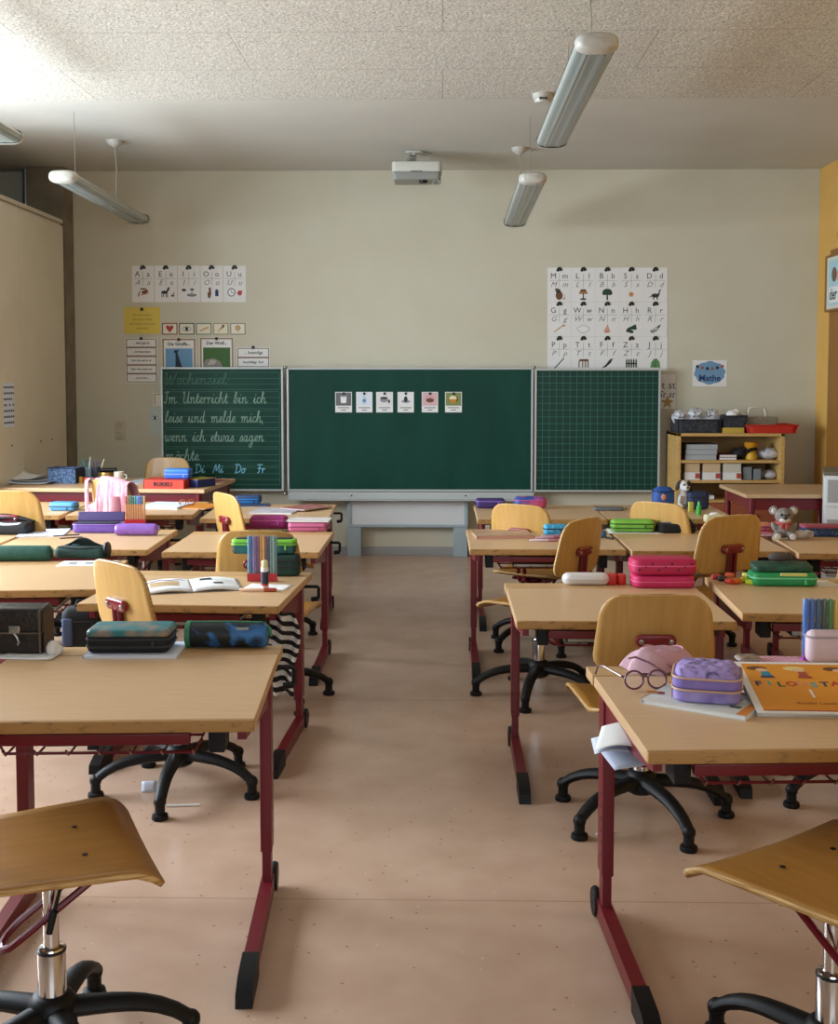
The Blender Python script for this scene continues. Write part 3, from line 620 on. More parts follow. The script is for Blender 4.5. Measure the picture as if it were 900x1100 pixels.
# handwriting: every letter as pen strokes (x-height 1)
G = {
 'i': (.55, [[(0, .2), (.22, 1), (.2, .2), (.32, 0), (.55, .3)], [(.27, 1.45), (.3, 1.55)]]),
 'n': (.95, [[(0, .75), (.12, 1), (.2, .8), (.18, 0)], [(.18, .5), (.4, 1), (.58, .9), (.6, .2), (.72, 0), (.95, .3)]]),
 'm': (1.35, [[(0, .75), (.12, 1), (.2, .8), (.18, 0)], [(.18, .5), (.38, 1), (.54, .9), (.54, 0)], [(.54, .5), (.76, 1), (.94, .9), (.96, .2), (1.1, 0), (1.35, .3)]]),
 'u': (.95, [[(0, .3), (.16, 1), (.14, .25), (.3, 0), (.52, .3), (.6, 1)], [(.6, 1), (.6, .2), (.72, 0), (.95, .3)]]),
 'e': (.6, [[(0, .2), (.38, .6), (.42, .9), (.28, 1), (.1, .7), (.1, .3), (.28, 0), (.6, .3)]]),
 'r': (.65, [[(0, .75), (.12, 1), (.18, .8), (.16, 0)], [(.16, .55), (.36, 1), (.55, .85)]]),
 'c': (.6, [[(.5, .85), (.32, 1), (.1, .75), (.1, .3), (.3, 0), (.6, .3)]]),
 'h': (.95, [[(0, .3), (.34, 1.6), (.3, 2), (.18, 1.7), (.16, 0)], [(.16, .5), (.4, 1), (.58, .9), (.6, .2), (.72, 0), (.95, .3)]]),
 't': (.55, [[(0, .3), (.24, 1.75), (.2, .25), (.32, 0), (.55, .3)], [(.02, 1.1), (.46, 1.12)]]),
 'l': (.55, [[(0, .2), (.36, 1.5), (.32, 2), (.18, 1.7), (.16, .3), (.3, 0), (.55, .3)]]),
 'b': (.75, [[(0, .2), (.36, 1.5), (.32, 2), (.18, 1.7), (.16, .3), (.3, 0), (.5, .3), (.48, .9), (.75, .85)]]),
 's': (.6, [[(0, .1), (.32, 1), (.42, .45), (.3, 0), (.05, .08)], [(.3, 0), (.6, .3)]]),
 'd': (.95, [[(.58, .8), (.35, 1), (.1, .6), (.22, 0), (.5, .3), (.64, 2), (.6, .2), (.72, 0), (.95, .3)]]),
 'w': (1.15, [[(0, .75), (.12, 1), (.14, .25), (.3, 0), (.5, .35), (.54, .95), (.56, .25), (.72, 0), (.95, .5), (.9, 1), (1.15, .85)]]),
 'a': (.9, [[(.52, .8), (.32, 1), (.08, .6), (.2, 0), (.48, .3), (.56, 1), (.55, .2), (.68, 0), (.9, .3)]]),
 'g': (.9, [[(.52, .8), (.32, 1), (.08, .6), (.2, .02), (.48, .3), (.56, 1), (.54, -.7), (.3, -1), (.15, -.7), (.9, .3)]]),
 'o': (.7, [[(.4, 1), (.1, .7), (.16, .05), (.42, .05), (.52, .6), (.4, 1), (.7, .85)]]),
 'ö': (.7, [[(.4, 1), (.1, .7), (.16, .05), (.42, .05), (.52, .6), (.4, 1), (.7, .85)], [(.22, 1.4), (.24, 1.5)], [(.42, 1.4), (.44, 1.5)]]),
 'z': (.7, [[(.02, .9), (.2, 1), (.48, .9), (.05, .05), (.35, 0), (.7, .25)]]),
 ',': (.3, [[(.1, .1), (.05, -.3)]]), '.': (.3, [[(.1, .05), (.14, .0)]]), ':': (.3, [[(.1, .1), (.13, .0)], [(.12, .8), (.15, .7)]]),
 'I': (.7, [[(.05, 1.8), (.35, 2), (.62, 1.95), (.4, 1.7), (.36, .3), (.2, 0), (0, .25)]]),
 'U': (1.2, [[(0, 1.7), (.16, 2), (.24, 1.7), (.2, .5), (.42, 0), (.75, .4), (.9, 2)], [(.9, 2), (.88, .3), (1.0, 0), (1.2, .3)]]),
 'W': (1.5, [[(0, 1.7), (.14, 2), (.2, .4), (.34, 0), (.68, 1.6), (.72, .3), (.86, 0), (1.25, 1.5), (1.3, 2)]]),
 'D': (1.0, [[(.25, 2), (.22, .1), (.1, 0)], [(.0, 1.9), (.5, 1.95), (.9, 1.2), (.75, .3), (.3, 0)]]),
 'M': (1.3, [[(.0, 0), (.35, 1.95), (.55, .4), (1.0, 2), (1.05, .2), (1.3, .2)]]),
 'F': (.9, [[(.0, 1.9), (.9, 1.95)], [(.45, 1.9), (.4, .2), (.2, 0)], [(.15, 1.0), (.7, 1.05)]]),
}
def smooth_line(p, n=5):
    if len(p) < 3: return p
    q = [p[0]] + p + [p[-1]]; o = []
    for i in range(1, len(q) - 2):
        for k in range(n):
            t = k / n; a = []
            for d in (0, 1):
                p0, p1, p2, p3 = (q[i - 1][d], q[i][d], q[i + 1][d], q[i + 2][d])
                a.append(0.5 * (2 * p1 + (p2 - p0) * t + (2 * p0 - 5 * p1 + 4 * p2 - p3) * t * t + (3 * p1 - p0 - 3 * p2 + p3) * t ** 3))
            o.append(tuple(a))
    o.append(p[-1]); return o
def ribbon(b, pts, wdt, y, mi=0):
    """one continuous chalk stroke"""
    p = [pts[0]]
    for q in pts[1:]:
        if math.hypot(q[0] - p[-1][0], q[1] - p[-1][1]) > 1e-5: p.append(q)
    if len(p) < 2: return
    e = Vector((p[0][0] - p[1][0], p[0][1] - p[1][1])).normalized() * wdt * .3; p[0] = (p[0][0] + e.x, p[0][1] + e.y)
    e = Vector((p[-1][0] - p[-2][0], p[-1][1] - p[-2][1])).normalized() * wdt * .3; p[-1] = (p[-1][0] + e.x, p[-1][1] + e.y)
    L = []
    for i in range(len(p)):
        d = Vector((p[min(i + 1, len(p) - 1)][0] - p[max(i - 1, 0)][0], p[min(i + 1, len(p) - 1)][1] - p[max(i - 1, 0)][1]))
        d = d.normalized() if d.length > 1e-7 else Vector((1, 0)); n = Vector((-d.y, d.x)) * wdt / 2; yy = y - i * 2.5e-5
        L.append((b.bm.verts.new((p[i][0] + n.x, yy, p[i][1] + n.y)), b.bm.verts.new((p[i][0] - n.x, yy, p[i][1] - n.y))))
    for (a1, a2), (c1, c2) in zip(L, L[1:]):
        f = b.bm.faces.new((a1, c1, c2, a2)); f.material_index = mi
def handwrite(name, txt, xs, xe, base, xh, m, parent, wdt, y=-0.0016):
    # set the line in letters joined into words, fitted between xs and xe
    adv = []; x = 0
    for ch in txt:
        if ch == ' ': x += 0.9; continue
        adv.append((x, ch)); x += G[ch][0]
    k = (xe - xs) / x; b = MB(); q_i = 0
    for x, ch in adv:
        for st in G[ch][1]:
            ribbon(b, [(xs + (x + px + 0.10 * pz) * k, base + pz * xh) for px, pz in smooth_line(st)], wdt, y - .0006 * (q_i % 3)); q_i += 1
    return b.build(name, m, parent, smooth=None, recalc=False)
PXM = 1 / (1250 / YD)
def wx(px): return aty(px, 430, YD).x - ox
LN = [('Wochenziel:', 177, 246, 0, M_chalkfaint), ('Im Unterricht bin ich', 176, 286, 1, M_chalk), ('leise und melde mich,', 177, 283, 2, M_chalk), ('wenn ich etwas sagen', 176, 283, 3, M_chalk), ('möchte.', 177, 215, 4, M_chalk)]
for tx, pa, pb_, k, m in LN: handwrite('chalk_writing', tx, wx(pa), wx(pb_), SYS[k], 0.046, m, lw, 0.0058 if k else 0.006)
for tx, pa, pb_ in (('Di', 208, 219), ('Mi', 228, 239), ('Do', 251, 263), ('Fr', 275, 284)): handwrite('blue_writing', tx, wx(pa), wx(pb_), SYS[5] + 0.054, 0.034, M_chalkblue, lw, 0.0075)
b = MB()
for px in (217, 235): 
    c = aty(px, 514, YD); ribbon(b, [(c.x - ox + 0.045 * math.cos(a / 8 * PI), c.z - 0.01 + 0.03 * math.sin(a / 8 * PI)) for a in range(9)], 0.005, -0.0016)
b.build('chalk_arcs', M_chalkfaint, lw, smooth=None, recalc=False)
# tray and stand
x0, x1, z0, z1 = rect(310, 528, 573, 537)
b = MB(); b.box(((x0 + x1) / 2, -0.01, (z0 + z1) / 2), (x1 - x0, 0.05, z1 - z0), bev=0.004); b.box(((x0 + x1) / 2, -0.05, z0 + 0.004), (x1 - x0 + 0.01, 0.10, 0.010), bev=0.003)
tr = b.build('chalk_tray', M_alu, bb)
b = MB()
for px in (378, 500): q = aty(px, 532, YD); MB().lathe([(0.007, 0), (0.007, 0.003), (0.003, 0.004)], T(q.x - ox, -0.035, q.z) @ RX(PI / 2), 10).build('screw', M_blackm, tr)
x0, x1, z0, z1 = rect(376, 539, 499, 565)
b = MB(); b.box(((x0 + x1) / 2, 0.05, (z0 + z1) / 2), (x1 - x0, 0.03, z1 - z0)); b.build('stand_panel', M_whitemetal, bb)
b = MB()
for xx in (x0 - 0.012, x1 + 0.012): b.box((xx, 0.045, (z0 + z1) / 2), (0.03, 0.05, z1 - z0), bev=0.004)
b.box(((x0 + x1) / 2, 0.045, z0 - 0.005), (x1 - x0 + 0.05, 0.05, 0.022), bev=0.004)
b.build('stand_rail', M_bluegrey, bb)
for pa, pb_ in ((373, 388), (487, 502)):
    a0 = aty(pa, 590, YD + .03).x - ox; a1 = aty(pb_, 590, YD + .03).x - ox
    MB().box(((a0 + a1) / 2, 0.06, (z0 - 0.016) / 2), (a1 - a0, 0.08, z0 - 0.016), bev=0.006).build('stand_leg', M_bluegrey, bb)

# picture cards pinned to the main panel
def card_tack(x, y, z, lab, r=0.014):
    o = MB().lathe([(r * .8, 0), (r, 0.004), (r * .9, 0.009), (r * .4, 0.012)], RX(PI / 2), 12).build('round_magnet', M_blackm, None, (x, y, z)); tag(o, lab, 'magnet', 'magnets holding the wall sheets')
    return o
CARD = [(360, 378, 'cup', 'cup', '#6a6a6c'), (382.5, 400, 'bottle', 'bottle', '#d8dfe8'), (404, 422, 'pot', 'pot', '#e0dedc'), (427, 444.5, 'pan', 'dark jug', '#e3e3e3'), (453, 470.5, 'cake', 'pink cake', '#d3b0b2'), (478, 496, 'soup', 'soup bowl', '#7c8a52')]
for pa, pb_, ic, wd, bgc in CARD:
    a = aty(pa, 421, YD); c = aty(pb_, 443, YD); cx, cz = (a.x + c.x) / 2, (a.z + c.z) / 2; wd_, hg = c.x - a.x, a.z - c.z
    o = MB().box((0, 0, 0), (wd_, 0.0015, hg)).build('picture_card', M_paper, None, (cx, YD - 0.0015, cz)); tag(o, 'small photo card with a %s on the blackboard' % wd, 'card', 'photo cards on the blackboard')
    b = MB(); y = -0.0012
    b.poly([(-wd_ / 2 + .006, y, -hg * .17), (wd_ / 2 - .006, y, -hg * .17), (wd_ / 2 - .006, y, hg / 2 - .006), (-wd_ / 2 + .006, y, hg / 2 - .006)], len(PALM))
    icon(b, ic, 0, hg * .14, hg * .52, y - .0003, PAL)
    b.build('picture', PALM + [mat('card_' + ic, bgc, .8)], o, smooth=None, recalc=False)
    b = MB()
    for k, zz in enumerate((-.27, -.38)): b.box((0, y, hg * zz), (wd_ * (.7 if k == 0 else .3), .0006, hg * .045))
    b.build('lettering', M_inkl, o)
    card_tack(cx, YD - 0.002, cz + hg * .42, 'dark magnet on the %s card' % wd, 0.011)

# ------------------------------------------------------------------ sheets on the back wall
YW = YB - 0.002
def sheet(px0, py0, px1, py1, label, cat='poster', group=None, m=None, name='wall_sheet', thick=0.0016):
    a = aty(px0, py0, YW); c = aty(px1, py1, YW)
    o = MB().box((0, 0, 0), (abs(c.x - a.x), thick, abs(a.z - c.z))).build(name, m or M_paper, None, ((a.x + c.x) / 2, YW, (a.z + c.z) / 2)); tag(o, label, cat, group)
    return o, (a.x + c.x) / 2, (a.z + c.z) / 2, abs(c.x - a.x), abs(a.z - c.z)
WT = RX(PI / 2)
def letter_card(px0, py0, px1, py1, U, l, ic, word, cut=False):
    o, cx, cz, w_, h_ = sheet(px0, py0, px1, py1, 'white alphabet card for %s with a %s on it' % (U + ' ' + l, word), 'alphabet card', 'alphabet cards on the wall', name='alphabet_card')
    y = -0.0012; b = MB(); top = h_ / 2
    b.text(U, 0.062, T(-w_ * .25, y, top - .068) @ WT, 0); b.text(l, 0.062, T(w_ * .24, y, top - .068) @ WT, 0)
    b.text(U, 0.060, T(-w_ * .25, y, top - .136) @ WT, 1, shear=.35); b.text(l, 0.060, T(w_ * .24, y, top - .136) @ WT, 1, shear=.35)
    b.box((0, y, top - .102), (w_ * .82, .0006, .0022), mi=1); b.box((0, y, top - .105), (.0022, .0006, .11), mi=1)
    b.build('lettering', [M_ink, M_inkl], o, smooth=None)
    p = MB(); icon(p, ic, 0, top - .213, .090, y, PAL); p.build('picture', PALM, o, smooth=None, recalc=False)
    k = MB()
    for dx, dz, r_ in ((-.012, 0, .013), (.012, .004, .012), (.004, .016, .010), (-.008, .014, .009)): k.lathe([(r_, 0), (r_, .004), (r_ * .5, .006)], T(cx + dx, YW - .001, cz + top - .020 + dz) @ RX(PI / 2), 8)
    k = k.build('paw_pin', M_blackm); tag(k, 'dark paw-shaped pin on the %s card' % (U + ' ' + l), 'pin', 'paw pins on the alphabet cards')
for k, (U, l, ic, wd) in enumerate((('A', 'a', 'ant', 'brown ant'), ('E', 'e', 'donkey', 'donkey'), ('I', 'i', 'island', 'palm island'), ('O', 'o', 'ear', 'brown figure'), ('U', 'u', 'clock', 'clock'))):
    letter_card(141.5 + k * 24.6, 285.5, 165.8 + k * 24.6, 324.5, U, l, ic, wd)
ROWS = [[('M', 'm', 'mouse', 'mouse'), ('L', 'l', 'lamp', 'table lamp'), ('B', 'b', 'tree', 'tree'), ('S', 's', 'sun', 'sun'), ('D', 'd', 'dino', 'dinosaur')],
        [('G', 'g', 'fork', 'fork'), ('W', 'w', 'cloud', 'cloud'), ('N', 'n', 'nose', 'nose'), ('H', 'h', 'trousers', 'pair of trousers'), ('R', 'r', 'rocket', 'rocket')],
        [('P', 'p', 'brush', 'paint brush'), ('T', 't', 'table', 'small table'), ('F', 'f', 'feather', 'feather'), ('Z', 'z', 'fence', 'fence'), ('J', 'j', 'hill', 'green jacket')]]
for r_, row in enumerate(ROWS):
    for k, (U, l, ic, wd) in enumerate(row):
        letter_card(588 + k * 25.8, 287.5 + r_ * 37.0, 613.3 + k * 25.8, 324.2 + r_ * 37.0, U, l, ic, wd)
o, cx, cz, w_, h_ = sheet(703, 402, 725, 439, 'white alphabet card with a star picture, half hidden behind the right board wing', 'alphabet card', 'alphabet cards on the wall', name='alphabet_card')
b = MB(); b.text('St st', 0.085, T(0.01, -.0012, h_ / 2 - .09) @ WT, 0); b.text('St st', 0.075, T(0.01, -.0012, h_ / 2 - .165) @ WT, 0, shear=.35); b.build('lettering', [M_ink], o, smooth=None)
p = MB(); icon(p, 'star', .02, -h_ / 2 + .05, .11, -.0012, PAL); p.build('picture', PALM, o, smooth=None, recalc=False)
# yellow note
M_note = mat('yellow_note_paper', '#d9c25a', .8)
o, cx, cz, w_, h_ = sheet(133, 330, 172, 358.5, 'yellow handwritten note pinned above the list poster', 'note', m=M_note, name='yellow_note')
b = MB()
for k, tx in enumerate(('Ich sehe einen', 'und höre einen.', 'Ich melde mich und', 'rede leise')): b.text(tx, .026, T(0, -.0012, .045 - k * .036) @ WT, 0, shear=.3)
b.build('lettering', [mat('note_ink', '#7d7038', .8)], o, smooth=None)
card_tack(cx, YW - .001, cz + h_ * .42, 'dark magnet on the yellow note')
# five framed picture cards
for k, (ic, wd, fc) in enumerate((('heart', 'red heart', '#8f4a44'), ('eye', 'eye', '#4a5d58'), ('bone', 'bone', '#6e8a70'), ('carrot', 'brown carrot', '#a39a72'), ('flower', 'pale flower', '#8f8d84'))):
    x0 = 174 + k * 18.3
    o, cx, cz, w_, h_ = sheet(x0, 347, x0 + 16.6, 359.5, 'small framed picture card of a %s in the row below the vowels' % wd, 'card', 'row of five framed cards', m=M_cream, name='framed_card')
    f = MB()
    for s_ in (-1, 1): f.box((0, -.0012, s_ * (h_ / 2 - .004)), (w_, .0012, .008)); f.box((s_ * (w_ / 2 - .004), -.0012, 0), (.008, .0012, h_))
    f.build('border', mat('card_border_' + ic, fc, .7), o)
    p = MB(); icon(p, ic, 0, 0, .072, -.0014, PAL); p.build('picture', PALM, o, smooth=None, recalc=False)
M_brd = mat('brown_border', '#84705f', .8)
def strip_list(px0, py0, px1, py1, lines, label, hl=None):
    o, cx, cz, w_, h_ = sheet(px0, py0, px1, py1, label, 'poster', m=M_paper, name='phrase_poster')
    b = MB(); n = len(lines); y = -.0012
    b.poly([(-w_ / 2 + .006, y, -h_ / 2 + .006), (w_ / 2 - .006, y, -h_ / 2 + .006), (w_ / 2 - .006, y, h_ / 2 - .006), (-w_ / 2 + .006, y, h_ / 2 - .006)], 0)
    hh = (h_ - .012) / n
    for k in range(n):
        z1 = h_ / 2 - .006 - k * hh - .007; z0 = z1 - hh + .013
        b.poly([(-w_ / 2 + .014, y - .0003, z0), (w_ / 2 - .014, y - .0003, z0), (w_ / 2 - .014, y - .0003, z1), (-w_ / 2 + .014, y - .0003, z1)], 1)
    b.build('border', [M_brd, M_paper], o, smooth=None)
    b = MB()
    for k, tx in enumerate(lines): b.text(tx, min(hh * .55, w_ * 1.55 / max(len(tx), 8)), T(0, y - .0007, h_ / 2 - .006 - (k + .5) * hh) @ WT, 0, bold=.0006)
    b.build('lettering', [M_ink], o, smooth=None)
    card_tack(cx, YW - .001, cz + h_ * .485, 'dark magnet at the top of the %d-line phrase poster' % n)
strip_list(134.5, 363, 169.5, 411.5, ('... lebt gut in', '... ist besonders', 'Klagt: Das geht zu dir', 'klagt: Was machst du?', '... sagt: Ich bin ...'), 'white phrase poster of five lines with brown borders below the yellow note')
strip_list(254, 373, 290, 395, ('... beendigt', 'beschäftigt  Du?'), 'white phrase poster of two lines beside the animal photo')
M_frame = mat('animal_poster_border', '#a08a6c', .8)
def animal_poster(px0, py0, px1, py1, title, label, kind):
    o, cx, cz, w_, h_ = sheet(px0, py0, px1, py1, label, 'poster', m=M_paper, name='animal_poster')
    y = -.0012; f = MB()
    for s_ in (-1, 1): f.box((s_ * (w_ / 2 - .012), y, 0), (.014, .0012, h_ - .01))
    f.box((0, y, h_ / 2 - .012), (w_ - .012, .0012, .014)); f.build('border', M_frame, o)
    b = MB(); b.text(title, .036, T(0, y, h_ / 2 - .05) @ WT, 0, bold=.001); b.build('lettering', [M_ink], o, smooth=None)
    b = MB(); W2 = w_ / 2 - .03
    cols = [mat('photo_sky', '#6f9cc4', .8), mat('photo_dark', '#27303a', .8), mat('photo_green', '#456a3a', .8), mat('photo_grey', '#8f8a82', .8), mat('photo_pale', '#b7b2a8', .8)]
    z0 = -h_ / 2 + .004; z1 = h_ / 2 - .085
    b.poly([(-W2, y, z0), (W2, y, z0), (W2, y, z1), (-W2, y, z1)], 0 if kind == 'giraffe' else 2)
    if kind == 'giraffe':
        b.poly([(-.03, y - .0003, z0), (.07, y - .0003, z0), (.02, y - .0003, z0 + .05), (-.012, y - .0003, z1 - .035), (.0, y - .0003, z1 - .015), (-.03, y - .0003, z1 - .012), (-.045, y - .0003, z1 - .028), (-.028, y - .0003, z1 - .04)], 1)
    else:
        b.poly([(-W2, y - .0003, z0), (.02, y - .0003, z0), (.05, y - .0003, z0 + .03), (.03, y - .0003, z0 + .08), (-.02, y - .0003, z0 + .11), (-.09, y - .0003, z0 + .10), (-W2, y - .0003, z0 + .06)], 3)
        b.poly([(-.08, y - .0006, z0 + .05), (-.02, y - .0006, z0 + .06), (0, y - .0006, z0 + .09), (-.05, y - .0006, z0 + .10)], 4)
        b.poly([(.03, y - .0006, z0), (W2, y - .0006, z0), (W2, y - .0006, z0 + .02)], 1)
    b.build('photo', cols, o, smooth=None, recalc=False)
    card_tack(cx, YW - .001, cz + h_ * .45, 'dark magnet on the %s poster' % kind)
animal_poster(173.5, 363, 211, 400, 'Die Giraffe...', 'poster titled Die Giraffe with a photo of a dark long neck on blue sky', 'giraffe')
animal_poster(214, 362, 251.5, 400, 'Der Wolf...', 'poster titled Der Wolf with a photo of a grey animal in grass', 'wolf')
# slips left of the board and the picture at the far right
o, cx, cz, w_, h_ = sheet(164.5, 422, 176, 436, 'small framed slip half behind the left board wing', 'card', m=M_cream, name='paper_slip')
b = MB(); b.box((-.03, -.0012, 0), (.006, .0012, h_ - .02)); b.box((-.005, -.0012, h_ / 2 - .012), (.05, .0012, .006)); b.build('border', mat('slip_border', '#7d6a66', .8), o)
o, cx, cz, w_, h_ = sheet(159.5, 437, 176, 466, 'pale green slip with a dark eye below the framed slip', 'card', m=mat('pale_green_paper', '#c3cbbf', .8), name='paper_slip')
p = MB(); icon(p, 'eye', -.01, .02, .06, -.0012, PAL); p.build('picture', PALM, o, smooth=None, recalc=False)
o, cx, cz, w_, h_ = sheet(744, 387, 780.5, 415, 'white picture reading Mathe on a blue cloud above the shelf', 'picture', name='subject_picture')
b = MB(); n = 30
b.poly([((w_ * .45) * math.cos(i / n * 2 * PI) * (1 + .05 * math.sin(i * 2.1)), -.0012, (h_ * .44) * math.sin(i / n * 2 * PI) * (1 + .06 * math.cos(i * 1.7)) + .004) for i in range(n)], 0)
b.build('blue_cloud', [mat('cloud_blue', '#6f97b8', .8)], o, smooth=None, recalc=False)
b = MB(); b.text('Mathe', .07, T(0, -.0018, -.04) @ WT, 0, bold=.002); b.build('lettering', [mat('navy_ink', '#26406a', .8)], o, smooth=None)
b = MB()
for k in range(6): b.poly([(-.10 + k * .04 + .013 * math.cos(i / 8 * 2 * PI), -.0018, .055 - .018 * math.sin(k / 5 * PI) + .013 * math.sin(i / 8 * 2 * PI)) for i in range(8)], k % 2)
b.build('bunting', [M_ink, mat('print_rust', '#9c5a4c', .8)], o, smooth=None, recalc=False)
# socket plate
a = aty(129, 462, YB); sk = thing('wall_socket', 'double cream wall socket and switch plate left of the blackboard', 'socket', (a.x, YB, a.z))
MB().rbox((0, 0, 0), (.078, .15, .012), .008, .003, (PI / 2, 0, 0)).build('plate', mat('cream_plastic', '#c2b9a4', .45), sk)
for zz in (-.037, .037): MB().lathe([(.026, 0), (.028, .004), (.022, .004), (.020, .002)], T(0, -.012, zz) @ RX(PI / 2), 16).build('socket_cup' if zz < 0 else 'switch_key', mat('cream_plastic2', '#b5ab95', .45), sk)

# ------------------------------------------------------------------ ceiling fittings
def ring_path(hw, hh, n=10, e=2.6):
    return [(hw * math.copysign(abs(math.cos(a)) ** (2 / e), math.cos(a)), hh * math.copysign(abs(math.sin(a)) ** (2 / e), math.sin(a))) for a in [i / (n * 2) * 2 * PI for i in range(n * 2)]]
def lamp(x, y0, z0, y1, z1, label, ytop, ytop2, zc=3.05, zc2=3.05, drop=True):
    """hanging twin-tube lamp along Y from (y0, z0) to (y1, z1)"""
    L = math.hypot(y1 - y0, z1 - z0); ym, zm = (y0 + y1) / 2, (z0 + z1) / 2
    t = thing('pendant_lamp', label, 'lamp', (x, ym, zm), 0, 'hanging fluorescent lamps'); t.rotation_euler = (math.atan2(z1 - z0, y1 - y0), 0, 0)
    hw = 0.085
    def sec(y, k, mi):
        return [(px * k, y, (pz * k)) for px, pz in ring_path(hw, 0.036)]
    # upper housing (half shell), diffuser below, rounded end caps
    b = MB(); b.grid(lambda u, v: (hw * math.cos(PI * u), (v - .5) * (L - .12), 0.032 * math.sin(PI * u)), 12, 8); b.build('housing', M_lampw, t)
    b = MB(); b.grid(lambda u, v: (hw * 0.97 * math.cos(PI * u), (v - .5) * (L - .12), -0.036 * abs(math.sin(PI * u)) ** .5), 16, 8); b.build('diffuser', M_diff, t)
    b = MB()
    for sx in (-.035, .035): b.tube([(sx, -L / 2 + .08, -.0405), (sx, L / 2 - .08, -.0405)], 0.006, 6, flat=.3)
    b.build('diffuser_rib', mat('lamp_rib', '#6f7876', .3), t)
    for s_ in (-1, 1):
        b = MB()
        for i in range(1): b.grid(lambda u, v: (hw * 1.02 * math.copysign(abs(math.cos(2 * PI * u)) ** .7, math.cos(2 * PI * u)) * max(math.cos(v * PI / 2), 0) ** .35, s_ * (L / 2 - .062 + .062 * math.sin(v * PI / 2)), (0.036 if math.sin(2 * PI * u) > 0 else 0.042) * math.copysign(abs(math.sin(2 * PI * u)) ** .7, math.sin(2 * PI * u)) * max(math.cos(v * PI / 2), 0) ** .3), 24, 6)
        b.build('end_cap', M_lampw, t)
    inv = t.rotation_euler.to_matrix().transposed()
    def loc(p): return inv @ (Vector(p) - Vector((x, ym, zm)))
    def zat(y): return z0 + (z1 - z0) * (y - y0) / (y1 - y0) + .03
    MB().tube([loc((x, ytop, zat(ytop))), loc((x + .01, ytop, (zat(ytop) + zc) / 2)), loc((x, ytop, zc - .02))], .0035, 6).build('power_cable', mat('grey_cable', '#9b978c', .5), t)
    c = MB().lathe([(.012, -.05), (.05, -.025), (.058, -.006), (.058, 0)], T(*loc((x, ytop, zc))) @ inv.to_4x4(), 20).build('canopy', M_lampw, t)
    MB().tube([loc((x, ytop2, zat(ytop2))), loc((x, ytop2, zc2 - .002))], .0018, 5).build('suspension_wire', M_steel, t)
lamp(0.605, 4.62, 2.76, 6.62, 2.76, 'long hanging lamp nearest the viewer on the right ceiling side', 4.92, 5.72)
lamp(0.555, 7.20, 2.67, 9.05, 2.635, 'smaller looking hanging lamp right of the projector', 8.52, 7.5, 3.10, 3.10)
lamp(-2.29, 7.02, 2.66, 8.85, 2.64, 'hanging lamp on the left in front of the concrete column', 8.2, 7.3, 3.10, 3.10)
lamp(-2.30, 4.35, 2.72, 6.24, 2.72, 'hanging lamp at the left edge of which only the tip shows', 5.2, 5.9)
a = at(583, 101, 3.05)
sd = thing('smoke_detector', 'round white smoke detector on the ceiling beside the long lamp', 'detector', (a.x, a.y, 3.05))
MB().lathe([(.02, -.055), (.045, -.05), (.05, -.03), (.056, -.026), (.058, 0)], None, 22).build('body', M_lampw, sd)
b = MB()
for k in range(5): b.box((-.02 + k * .01, -.047, -.034), (.005, .012, .012))
b.build('slots', M_blackm, sd)
# projector
pr = thing('ceiling_projector', 'white projector hanging from the ceiling above the blackboard', 'projector', (-0.185, 8.62, 2.895))
MB().rbox((0, 0, .035), (.36, .26, .075), .03, .012).build('housing', mat('projector_white', '#c4c5bb', .45), pr)
MB().rbox((0, 0, -.022), (.345, .25, .058), .03, .012).build('lower_shell', mat('projector_grey', '#8a8d86', .45), pr)
MB().lathe([(.032, 0), (.028, -.02), (.018, -.022)], T(.045, -.08, -.02), 18).build('lens', M_black, pr)
MB().box((0, -.129, .038), (.08, .004, .008), bev=.002).build('logo_slot', M_inkl, pr)
b = MB(); b.tube([(.14 + .024 * math.cos(a_ / 14 * 2 * PI), -.09, -.045 + .026 * math.sin(a_ / 14 * 2 * PI)) for a_ in range(14)], .003, 6, closed=True); b.build('cable_loop', M_lampw, pr)
b = MB(); b.tube([(-.02, .02, .10), (-.02, .02, .205)], .014, 12); b.rbox((-.02, .02, .19), (.13, .09, .014), .03, .004); b.build('ceiling_mount', M_lampw, pr)
b = MB()
for sx in (-1, 1): b.tube([(-.06, sx * .06, .07), (-.06, sx * .05, .16), (-.02, 0, .17)], .008, 8); 
b.box((-.05, .02, .115), (.05, .08, .07), bev=.006); b.build('mount_bracket', mat('grey_bracket', '#9b9c92', .5), pr)
MB().tube([(.0, .05, .197), (.06, .07, .185), (.10, .1, .20)], .006, 6).build('ceiling_cable', M_lampw, pr)

# ------------------------------------------------------------------ right wall
dm = thing('wall_spotlight', 'round white wall lamp on the yellow wall', 'lamp', (XR, 8.93, 2.53), PI / 2)
MB().lathe([(.05, 0), (.052, .02), (.046, .03)], RX(PI / 2), 20).build('base', M_lampw, dm)
MB().lathe([(.044, .03), (.046, .05), (.038, .08), (.018, .095), (.004, .098)], RX(PI / 2), 20).build('globe', mat('opal_glass', '#d9d3c4', .2), dm)
nb = thing('notice_board', 'framed poster reading der at the top of the oak wall panel', 'poster', (2.955, 8.30, 2.16), -PI / 2)
FY = 8.30
MB().box((-.02, -.0, 0), (1.44, .02, .40), bev=.003).build('backing', mat('poster_cream', '#d6d6c6', .7), nb)
f = MB()
for s_ in (-1, 1): f.box((-.02, -.006, s_ * .205), (1.47, .03, .018), bev=.003); f.box((-.02 + s_ * .728, -.006, 0), (.018, .03, .40), bev=.003)
f.build('frame', M_panel, nb)
b = MB(); b.box((-.40, -.012, .0), (.58, .002, .34)); b.build('sheet', mat('poster_pale_blue', '#a9cdd6', .7), nb)
b = MB(); b.box((-.40, -.0135, -.09), (.54, .001, .12)); b.build('caption_strip', M_paper, nb)
